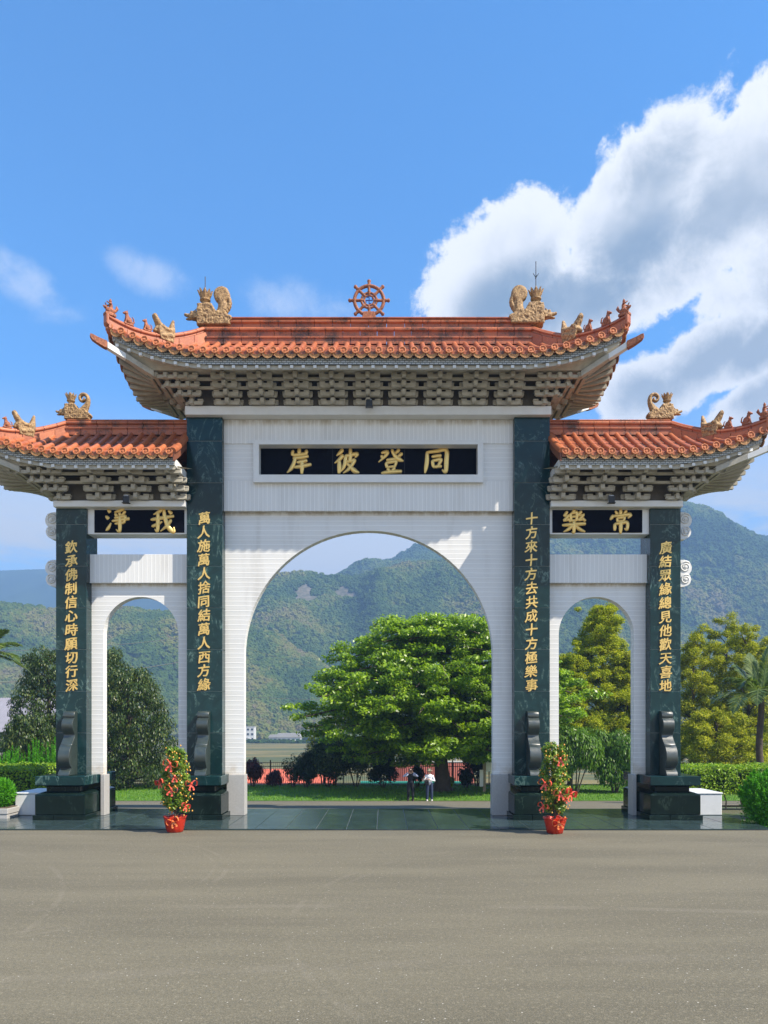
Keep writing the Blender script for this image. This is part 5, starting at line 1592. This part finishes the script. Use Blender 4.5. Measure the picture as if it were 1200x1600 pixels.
# ================================================================== people beyond the road
simple('skin', (0.45, 0.27, 0.19), 0.6); simple('cloth_black', (0.010, 0.010, 0.014), 0.8); simple('cloth_pale_blue', (0.42, 0.47, 0.66), 0.8)
simple('cloth_white', (0.70, 0.72, 0.78), 0.8); simple('denim', (0.020, 0.035, 0.085), 0.85); simple('hair_black', (0.015, 0.012, 0.010), 0.6)
simple('hat_straw', (0.62, 0.50, 0.33), 0.8); simple('shoe_white', (0.72, 0.70, 0.66), 0.6); simple('shoe_black', (0.012, 0.012, 0.012), 0.5)
def person(x, y, zb, label, elbows, hands, k, cols, hat, step):
    t = thing('person', label, 'person', (x, y, zb)); t.scale = (k, k, k)
    mb = MB()
    hip = .92
    for s in (-1, 1):
        mb.tube([(s*.09, 0, hip), (s*(.10+step), -.02, .50), (s*(.105+step), .02, .09)], [.095, .068, .045], 9)
        mb.tube([(s*(.105+step), .04, .04), (s*(.115+step), -.17, .03)], [.045, .038], 8)
        mb.tube([(s*.17, 0, 1.40), elbows[s], hands[s]], [.055, .042, .030], 8)
        h = Vector(hands[s]); e = Vector(elbows[s]); d = (h-e).normalized()
        mb.ell(tuple(h + d*.05), (.035, .028, .05))
        side = d.cross(Vector((0, 1, 0))).normalized()
        for f in range(4):
            b_ = h + d*.085 + side*(f-1.5)*.018
            mb.tube([b_, b_ + d*(.045 + .01*(f in (1, 2))), b_ + d*.065 + Vector((0, -.025, 0))], [.010, .009, .007], 5)
        mb.tube([h + d*.04 + side*.03, h + d*.07 + side*.06, h + d*.10 + side*.065], [.012, .011, .008], 5)
    mb.ell((0, 0, .98), (.165, .115, .15)); mb.ell((0, 0, 1.16), (.15, .105, .20)); mb.ell((0, 0, 1.33), (.185, .115, .15))
    mb.tube([(0, 0, 1.40), (0, -.01, 1.54)], [.06, .052], 8); mb.ell((0, -.015, 1.63), (.078, .095, .115)); mb.ell((0, -.11, 1.61), (.016, .022, .022))
    for s in (-1, 1): mb.ell((s*.08, .0, 1.62), (.014, .022, .032))
    link('body', remeshed(mb, .014, 'body', 2), 'skin', t)
    top = MB()
    top.ell((0, 0, 1.16), (.17, .125, .22)); top.ell((0, 0, 1.33), (.205, .13, .15)); top.ell((0, 0, .99), (.18, .13, .15))
    link('jacket', remeshed(top, .016, 'jacket', 2), cols[0], t)
    for s in (-1, 1):
        e, h = Vector(elbows[s]), Vector(hands[s])
        obj('sleeve', MB().tube([(s*.15, 0, 1.41), tuple(e), tuple(e.lerp(h, .85))], [.072, .058, .042], 9), cols[1], t, smooth=60)
        obj('trouser_leg', MB().tube([(s*.085, 0, .98), (s*(.10+step), -.02, .50), (s*(.105+step), .02, .07)], [.118, .085, .068], 10), cols[2], t, smooth=60)
        obj('shoe', MB().ell((s*(.11+step), -.06, .035), (.055, .135, .05)), cols[3], t, smooth=60)
        obj('eye', MB().ell((s*.03, -.103, 1.64), (.011, .008, .008), 8, 5), 'hair_black', t)
    obj('mouth', MB().ell((0, -.104, 1.575), (.022, .008, .006), 8, 5), 'wall_pink', t)
    if hat:
        obj('hat', MB().lathe([(0, 1.79), (.07, 1.785), (.095, 1.74), (.10, 1.69), (.17, 1.665), (.17, 1.655), (0, 1.655)], 16), 'hat_straw', t, smooth=40)
    obj('hair', MB().ell((0, .015, 1.675), (.088, .10, .095), 12, 8), 'hair_black' if not hat else 'hat_straw', t, smooth=60)
    if not hat: 
        pass
    return t
pe1 = person(X(641.5, 40.6), 16.6, -1.2, 'person in black vest with pale blue sleeves raising both hands to the face', {-1: (-.36, -.16, 1.34), 1: (.36, -.16, 1.34)}, {-1: (-.10, -.26, 1.56), 1: (.10, -.26, 1.56)}, .98,
       ('cloth_black', 'cloth_pale_blue', 'cloth_black', 'shoe_black'), False, .02)
pe2 = person(X(671, 40.5), 16.5, -1.2, 'person in white jacket and pale hat holding something at the chest', {-1: (-.34, -.10, 1.12), 1: (.27, -.06, 1.10)}, {-1: (-.30, -.34, 1.27), 1: (-.02, -.30, 1.20)}, .96,
       ('cloth_white', 'cloth_white', 'denim', 'shoe_white'), True, .02)
ph = tag(obj('phone', MB().box(-.04, .04, -.006, .006, -.08, .08), 'black_plastic', None, bevel=.006, loc=(X(641.5, 40.6), 16.6 - .33, -1.2 + 1.60), rot=(0, R(90), 0)), 'dark phone held up by the person in black', 'phone')
bag = tag(obj('handbag', MB().loft([[(-.13, y, 0), (.13, y, 0), (.11, y, .24), (-.11, y, .24)] for y in (-.05, .05)]), 'cloth_black', None, bevel=.02, loc=(X(671, 40.5) - .16, 16.5 - .17, -1.2 + .88)), 'black bag hanging in front of the person in the white jacket', 'bag')

# ================================================================== potted kumquat shrubs in front of the gate
simple('foil_red', (0.52, 0.035, 0.015), 0.22, metal=0.25, var=0.2, scale=9.0, bmp=0.8, bscale=14.0)
simple('ribbon_red', (0.72, 0.10, 0.06), 0.3, var=0.15, scale=12.0)
simple('ribbon_orange', (0.80, 0.22, 0.06), 0.35, var=0.15, scale=12.0)
simple('fruit_orange', (0.75, 0.36, 0.05), 0.35, var=0.25, scale=8.0)
def potted(px, ybase, label, top, sway, bows, tilt):
    D = 1200*2.86/(ybase - 1130)
    t = thing('potted_kumquat', label, 'potted shrub', (X(px, D), D-24, 0.0 if D < 20.7 else .041))
    # pot wrapped in crinkled red foil
    rings = []; n = 40
    for r, z in [(r_*.92, z_*.95) for r_, z_ in ((.20, 0), (.225, .02), (.25, .12), (.285, .26), (.305, .36), (.31, .40), (.335, .43), (.33, .445), (.295, .44), (.28, .40))]:
        rings.append([((r*(1 + .035*math.sin(9*q + z*11) + .02*math.sin(17*q)*(z > .05)))*math.cos(q), (r*(1 + .035*math.sin(9*q + z*11) + .02*math.sin(17*q)))*math.sin(q), z + (.02*math.sin(7*q) if z > .40 else 0)) for q in [2*PI*i/n for i in range(n)]])
    obj('pot', MB().loft(rings), 'foil_red', t, smooth=50)
    obj('soil', MB().lathe([(0, .365), (.245, .365), (.245, .34), (0, .34)], 20), 'soil', t)
    def bow(p, k, az, mat='ribbon_red', tails=True):
        m = MB(); 
        for s in (-1, 1):
            pts = catmull([(0, 0, 0), (s*.09, -.03, .085), (s*.155, -.02, .05), (s*.15, -.015, -.05), (s*.06, -.02, -.045), (0, 0, 0)], 4)
            m.loft([[(x, y-.045, z), (x, y+.045, z)] for x, y, z in pts], cap=False, closed=False)
            if tails:
                tp = catmull([(0, -.01, -.01), (s*.04, -.035, -.10), (s*.06, -.03, -.14), (s*.055, -.04, -.18)], 4)
                m.loft([[(x-.024, y, z), (x+.024, y, z)] for x, y, z in tp], cap=False, closed=False)
        m.ell((0, -.02, 0), (.032, .03, .035), 8, 6)
        obj('bow', m, mat, t, loc=p, rot=(0, R(random.uniform(-25, 25)), az), sc=(k,)*3, fix=False)
    bow((.02, -.31, .33), 1.0, 0, 'ribbon_orange')
    tr = MB(); V = []; F = MB()
    H = top
    tr.tube([(0, 0, .36), (.02, 0, .7), (sway*.5, .02, H*.62), (sway, 0, H*.95)], [.028, .024, .018, .008], 7)
    for k in range(42):
        f = (k+.5)/42; h = .50 + (H-.55)*f; q = k*2.39996 + random.uniform(-.4, .4)
        rad = (.315 - .12*abs(f-.40))*random.uniform(.55, 1.05)
        c = Vector((sway*f + rad*math.cos(q), rad*math.sin(q), h + .10))
        tr.tube([(sway*f*.9, 0, h-.12), (sway*f + rad*.5*math.cos(q), rad*.5*math.sin(q), h), tuple(c)], [.010, .008, .004], 5)
        P, d = shell(c, (.14, .14, .13), 95, .05)
        V.append(leaves(P, d + np.array([.1, -.2, .4]), .10, .040, 0, d + np.array([0, 0, .5]), .5))
        for j in range(5):
            u = rng.normal(0, .10, 3); F.ell((c.x + u[0], c.y + u[1], c.z - .05 + u[2]*.7), (.021, .021, .025), 7, 5)
    obj('stem', tr, 'bark', t, smooth=60)
    link('foliage', quads_mesh('foliage', np.concatenate(V)), 'leaf_kumquat', t)
    stuff(obj('fruit', F, 'fruit_orange', t, smooth=70))
    for p, k, az in bows: bow(p, k, az)
    return t
potted(273.5, 1297.5, 'potted kumquat shrub with red bows before the pillar on the left of the centre arch', 2.16, .02, [((-.02, -.36, 1.84), 1.15, .0), ((.10, -.40, 1.52), .9, .2), ((-.34, -.20, 1.34), .95, -.6), ((.46, -.12, 1.30), 1.0, .7), ((.02, -.42, 1.18), 1.0, .1), ((.34, -.22, .72), .8, .9)], 0)
potted(867, 1299.5, 'potted kumquat shrub with red bows before the pillar on the right of the centre arch', 2.28, -.05, [((.06, -.34, 1.98), 1.05, .0), ((-.30, -.22, 1.34), 1.05, -.5), ((.04, -.40, 1.10), 1.05, .1), ((.36, -.24, 1.08), 1.1, .6), ((-.34, -.18, .74), .9, -.7), ((.22, -.30, .95), .7, .4)], 0)

# ---- floodlights on the sill beams
def floodlight(x, y, z, label, k=1.0):
    t = thing('floodlight', label, 'floodlight', (x, y, z)); t.scale = (k, k, k)
    obj('bracket', MB().tube([(0, .10, 0), (0, -.10, .02), (0, -.16, .03)], .022, 6), 'lamp_metal', t)
    obj('housing', MB().loft([[(-.10*s_, y_, -.11*s_ + dz), (.10*s_, y_, -.11*s_ + dz), (.07*s_, y_, .10*s_ + dz), (-.07*s_, y_, .10*s_ + dz)] for s_, y_, dz in ((.6, -.10, .10), (1.0, -.18, .06), (1.05, -.28, .02))]), 'lamp_metal', t, bevel=.012)
    obj('lens', MB().box(-.095, .095, -.295, -.283, -.10, .09), 'black_plastic', t, bevel=.01)
    obj('visor', MB().box(-.11, .11, -.34, -.20, -.125, -.112), 'black_plastic', t)
floodlight(X(577, 23.1), -.70, 12.50, 'small floodlight under the brackets above the centre name plate')
floodlight(X(200, 23.2), -.70, 9.62, 'small floodlight on the sill beam over the left side opening')
floodlight(X(953, 23.2), -.70, 9.62, 'small floodlight on the sill beam over the right side opening')
# ================================================================== hills, forest, far buildings, haze
def mat_hill(name, a, b2, c3):
    m, t, b, o = new_mat(name)
    p = worldco(t)
    n = t.noise(p, 0.012, 6.0, 0.65); n2 = t.noise(p, 0.09, 5.0, 0.7)
    c = t.mix(t.smooth(n, 0.35, 0.65), a, b2); c = t.mix(t.smooth(n2, 0.5, 0.75, 0, .7), c, c3)
    s = t.node('ShaderNodeSeparateXYZ'); t.link(p, s.inputs[0]); n3 = t.noise(p, 0.22, 5.0, 0.7)
    for cx, cz, rx, rz in (ROCKS if name == 'hill_green' else []):
        u = t.math('DIVIDE', t.math('SUBTRACT', s.outputs[0], cx), rx); w = t.math('DIVIDE', t.math('SUBTRACT', s.outputs[2], cz), rz)
        r2 = t.math('ADD', t.math('MULTIPLY', u, u), t.math('MULTIPLY', w, w))
        rock = t.mix(t.smooth(n3, .35, .65), (0.07, 0.075, 0.045), (0.19, 0.165, 0.13))
        c = t.mix(t.math('MULTIPLY', t.smooth(r2, 1.6, 1.0), t.math('GREATER_THAN', s.outputs[1], 650.0)), c, rock)
    t.link(c, b.inputs['Base Color']); b.inputs['Roughness'].default_value = 1.0
    b.inputs['Specular IOR Level'].default_value = 0.0
ROCKS = [(X(474, 880), Z(930, 880), 10, 15), (X(487, 880), Z(942, 880), 7, 8), (X(534, 880), Z(927, 880), 8, 9), (X(553, 880), Z(934, 880), 6, 5)]
mat_hill('hill_green', (0.028, 0.050, 0.014), (0.050, 0.075, 0.020), (0.11, 0.095, 0.05))
mat_hill('mountain_green', (0.018, 0.036, 0.014), (0.030, 0.055, 0.018), (0.05, 0.07, 0.03))
def mat_canopy():
    m, t, b, o = new_mat('canopy')
    at = t.node('ShaderNodeAttribute', attribute_type='INSTANCER', attribute_name='tint')
    c = t.ramp(at.outputs['Fac'], [(0.0, (0.028, 0.062, 0.012)), (.30, (0.065, 0.115, 0.018)), (.55, (0.115, 0.155, 0.026)), (.78, (0.20, 0.19, 0.045)), (1.0, (0.19, 0.15, 0.085))])
    n = t.noise(objco(t), 5.0, 4.0, 0.7)
    c = t.mix(t.math('MULTIPLY', n, .6), c, (0.03, 0.05, 0.012))
    t.link(c, b.inputs['Base Color']); b.inputs['Roughness'].default_value = 0.95
    b.inputs['Specular IOR Level'].default_value = 0.05
    bump(t, b, t.noise(objco(t), 9.0, 3.0, 0.7), 1.0, 0.15)
mat_canopy()

def interp(pts, x):
    if x <= pts[0][0]: return pts[0][1]
    for (a, ya), (b_, yb) in zip(pts, pts[1:]):
        if x <= b_:
            f = (x-a)/(b_-a); f = f*f*(3-2*f); return ya + (yb-ya)*f
    return pts[-1][1]
class Ridge:
    def __init__(s, Dr, Db, prof, rough, seed, pw=.85, warm=.42):
        s.warm = warm
        s.Dr, s.Db, s.prof, s.rough, s.seed, s.pw = Dr, Db, prof, rough, seed, pw
        s.x0, s.x1 = X(prof[0][0], Dr), X(prof[-1][0], Dr)
    def z(s, x, v):
        """v 0 foot .. 1 crest, above 1 the far side"""
        px = (x - .48)/s.Dr*1200 + 600
        zr = Z(interp(s.prof, px), s.Dr); zb = -9.0
        D = s.Db + (s.Dr - s.Db)*v
        f = v**s.pw if v <= 1 else 1 - (v-1)*1.1
        h = max(zr - zb, 1.0)
        q = Vector((x/s.rough*.9 + s.seed, D/s.rough*.55, s.seed))
        n = 1 - abs(mnoise.noise(q))*2 + .5*mnoise.noise(q*2.3) + .25*mnoise.noise(q*5.1)
        return zb - 1.5*(v <= 0.001) + h*f + n*h*.16*math.sin(PI*min(1, max(0, v)))**.8 + (n*.012*h if v >= .98 else 0)
    def build(s, name, mat, nx=150, nv=36):
        xs = np.linspace(s.x0, s.x1, nx); vs_ = list(np.linspace(0, 1, nv)) + [1.08, 1.25, 1.5]
        k = len(vs_)
        mb = MB().add([(x, s.Db + (s.Dr-s.Db)*v - 24, s.z(x, v)) for x in xs for v in vs_],
                      [(i*k+j, (i+1)*k+j, (i+1)*k+j+1, i*k+j+1) for i in range(nx-1) for j in range(k-1)])
        o = obj(name, mb, mat, fix=False, smooth=80); o['kind'] = 'structure'; return o
    def points(s, n, px0, px1, v0, v1, size):
        P = []; S = []; Tn = []
        for _ in range(n):
            v = random.uniform(v0, v1); D = s.Db + (s.Dr-s.Db)*v; x = X(random.uniform(px0, px1), D)
            if x < s.x0 or x > s.x1: continue
            if s.Dr == 920 and any(((x-cx)/rx)**2 + ((s.z(x, v)-cz)/rz)**2 < 1.15 + random.uniform(-.35, .3) for cx, cz, rx, rz in ROCKS): continue
            cl = mnoise.noise(Vector((x/s.rough*2.2, D/s.rough*2.2, s.seed+3)))
            c2 = mnoise.noise(Vector((x/s.rough*7, D/s.rough*7, s.seed+9)))
            k = size*random.uniform(.6, 1.25)*(1 + .25*c2)
            P.append((x, D-24, s.z(x, v) + k*.25)); S.append(k)
            Tn.append(min(1, max(0, s.warm + .70*cl + .22*c2 + random.gauss(0, .10))))
        return P, S, Tn

def canopy_tree():
    g = bpy.data.node_groups.new('canopy', 'GeometryNodeTree')
    g.interface.new_socket('Geometry', in_out='INPUT', socket_type='NodeSocketGeometry'); g.interface.new_socket('Geometry', in_out='OUTPUT', socket_type='NodeSocketGeometry')
    N, L = g.nodes, g.links
    gi, go = N.new('NodeGroupInput'), N.new('NodeGroupOutput')
    jn = N.new('GeometryNodeJoinGeometry')
    for k in range(4):
        ico = N.new('GeometryNodeMeshIcoSphere'); ico.inputs['Radius'].default_value = 1.0; ico.inputs['Subdivisions'].default_value = 3
        pos = N.new('GeometryNodeInputPosition'); ns = N.new('ShaderNodeTexNoise'); ns.noise_dimensions = '4D'; ns.inputs['W'].default_value = k*7.3; ns.inputs['Scale'].default_value = 1.9; ns.inputs['Detail'].default_value = 2.0
        L.new(pos.outputs[0], ns.inputs['Vector'])
        mr = N.new('ShaderNodeMath'); mr.operation = 'MULTIPLY_ADD'; mr.inputs[1].default_value = 1.9; mr.inputs[2].default_value = 0.05; L.new(ns.outputs[0], mr.inputs[0])
        vm = N.new('ShaderNodeVectorMath'); vm.operation = 'SCALE'; L.new(pos.outputs[0], vm.inputs[0]); L.new(mr.outputs[0], vm.inputs['Scale'])
        sp = N.new('GeometryNodeSetPosition'); L.new(ico.outputs[0], sp.inputs['Geometry']); L.new(vm.outputs[0], sp.inputs['Position'])
        ti = N.new('GeometryNodeGeometryToInstance'); L.new(sp.outputs[0], ti.inputs[0]); L.new(ti.outputs[0], jn.inputs[0])
    iop = N.new('GeometryNodeInstanceOnPoints'); L.new(gi.outputs[0], iop.inputs['Points']); L.new(jn.outputs[0], iop.inputs['Instance'])
    iop.inputs['Pick Instance'].default_value = True
    ri = N.new('FunctionNodeRandomValue'); ri.data_type = 'INT'; ri.inputs[4].default_value = 0; ri.inputs[5].default_value = 3; L.new(ri.outputs[2], iop.inputs['Instance Index'])
    rr = N.new('FunctionNodeRandomValue'); rr.data_type = 'FLOAT_VECTOR'; rr.inputs[0].default_value = (0, 0, 0); rr.inputs[1].default_value = (.3, .3, 6.28); L.new(rr.outputs[0], iop.inputs['Rotation'])
    na = N.new('GeometryNodeInputNamedAttribute'); na.data_type = 'FLOAT'; na.inputs[0].default_value = 'size'
    cv = N.new('ShaderNodeCombineXYZ'); L.new(na.outputs[0], cv.inputs[0]); L.new(na.outputs[0], cv.inputs[1])
    m2 = N.new('ShaderNodeMath'); m2.operation = 'MULTIPLY'; m2.inputs[1].default_value = .85; L.new(na.outputs[0], m2.inputs[0]); L.new(m2.outputs[0], cv.inputs[2])
    L.new(cv.outputs[0], iop.inputs['Scale'])
    sm = N.new('GeometryNodeSetMaterial'); sm.inputs['Material'].default_value = MATS['canopy']; L.new(iop.outputs[0], sm.inputs[0])
    L.new(sm.outputs[0], go.inputs[0])
    return g
CAN = canopy_tree()
def forest(name, PST):
    P, S, Tn = PST
    me = bpy.data.meshes.new(name); me.from_pydata(P, [], [])
    for nm, val in (('size', S), ('tint', Tn)):
        a = me.attributes.new(nm, 'FLOAT', 'POINT'); a.data.foreach_set('value', np.array(val, np.float32))
    me.materials.append(MATS['canopy'])
    o = bpy.data.objects.new(name, me); C.objects.link(o); o['kind'] = 'stuff'
    md = o.modifiers.new('canopy', 'NODES'); md.node_group = CAN
    return o
near = Ridge(720, 555, [(-500, 925), (-100, 945), (0, 947), (60, 954), (120, 958), (180, 954), (277, 963), (350, 975), (420, 992), (480, 1028), (540, 1066), (600, 1102), (660, 1135), (720, 1150)], 100, 2.0, .9, .54)
mid = Ridge(920, 690, [(-300, 990), (300, 958), (380, 922), (440, 903), (470, 897), (520, 902), (560, 906), (600, 897), (640, 886), (690, 882), (750, 890), (820, 900), (900, 925), (1000, 955), (1100, 990), (1300, 1040), (1700, 1090)], 130, 5.0, .85, .38)
mnt = Ridge(1400, 860, [(380, 1000), (480, 940), (545, 906), (600, 880), (660, 853), (720, 838), (800, 815), (900, 796), (980, 788), (1060, 797), (1120, 818), (1200, 844), (1300, 850), (1500, 890), (1900, 960)], 210, 8.0, .85, .34)
far = Ridge(2300, 1700, [(-900, 870), (-300, 884), (0, 893), (100, 890), (200, 885), (300, 884), (370, 892), (430, 918), (520, 950), (700, 1010), (900, 1060)], 330, 11.0)
near.build('hill', 'hill_green'); mid.build('hill', 'hill_green'); mnt.build('mountain', 'mountain_green'); far.build('mountain', 'mountain_green')
forest('forest', near.points(11000, -60, 720, .0, 1.03, 3.2))
forest('forest', mid.points(15000, 360, 1260, .0, 1.03, 3.7))
forest('forest', mnt.points(16000, 500, 1260, .1, 1.02, 5.2))

# tree belts across the valley floor
P, S, Tn = [], [], []
for _ in range(1300):
    k = random.random()
    D = random.gauss(548, 5) if k < .6 else random.gauss(462, 3)
    px = random.uniform(340, 1260); s_ = random.uniform(2.4, 4.6) if k < .6 else random.uniform(.9, 1.6)
    P.append((X(px, D), D-24, -9 + s_*.6)); S.append(s_); Tn.append(min(1, max(0, random.gauss(.58 if k < .6 else .1, .10))))
forest('treeline', (P, S, Tn))

simple('house_white', (0.70, 0.70, 0.68), 0.6, var=0.05); simple('window_dark', (0.03, 0.035, 0.045), 0.2); simple('roof_grey', (0.42, 0.41, 0.40), 0.7, var=0.08, scale=1.0)
def house(px, D, w, d, h, label, storeys, roofh, ybase=None):
    t = thing('house', label, 'house', (X(px, D), D-24, -9.2))
    wl = obj('wall', MB().box(-w/2, w/2, -d/2, d/2, 0, h), 'house_white', t)
    if roofh: obj('roof', MB().prism([(-w/2-.6, h+.01), (w/2+.6, h+.01), (w/2-.8, h+roofh), (-w/2+.8, h+roofh)], -d/2-.6, d/2+.6, 'y'), 'roof_grey', t)
    else: obj('roof', MB().box(-w/2-.2, w/2+.2, -d/2-.2, d/2+.2, h+.01, h+.5), 'roof_grey', t)
    nW = max(2, int(w/2.6))
    for s in range(storeys):
        for k in range(nW):
            xx = -w/2 + w*(k+.5)/nW; zz = h*(s+.5)/storeys
            f = obj('window', MB().box(xx-.75, xx+.75, -d/2-.12, -d/2-.02, zz-.65, zz+.65), 'window_dark', t)
            obj('frame', MB().box(xx-.85, xx+.85, -d/2-.16, -d/2-.02, zz-.80, zz-.70), 'house_white', f)
house(386, 520, 11, 8, 9.5, 'white three storey house showing past the jamb of the centre arch', 3, 0)
house(404, 600, 6, 6, 13.5, 'small pale tower house behind the green belt', 3, 0)
house(431, 492, 8, 6, 3.0, 'low grey roofed house with a pale gable end', 1, 1.8)
house(452, 488, 15, 6, 3.2, 'long low grey roofed house nearest the tall dark shrub', 1, 2.6)
house(378, 480, 10, 6, 2.4, 'low flat house in front of the three storey house', 1, .8)

# ---- haze: the air of the valley
hz = obj('haze', MB().box(-3500, 3500, -140, 3200, -14, 475), None)
m = bpy.data.materials.new('haze'); m.use_nodes = True; hz.data.materials.append(m)
t = NT(m.node_tree); t.n.clear(); out = t.node('ShaderNodeOutputMaterial'); v = t.node('ShaderNodeVolumePrincipled')
v.inputs['Color'].default_value = (0.30, 0.52, 0.88, 1); v.inputs['Density'].default_value = 0.00056; v.inputs['Anisotropy'].default_value = 0.0
t.link(v.outputs[0], out.inputs['Volume'])
hz['kind'] = 'stuff'
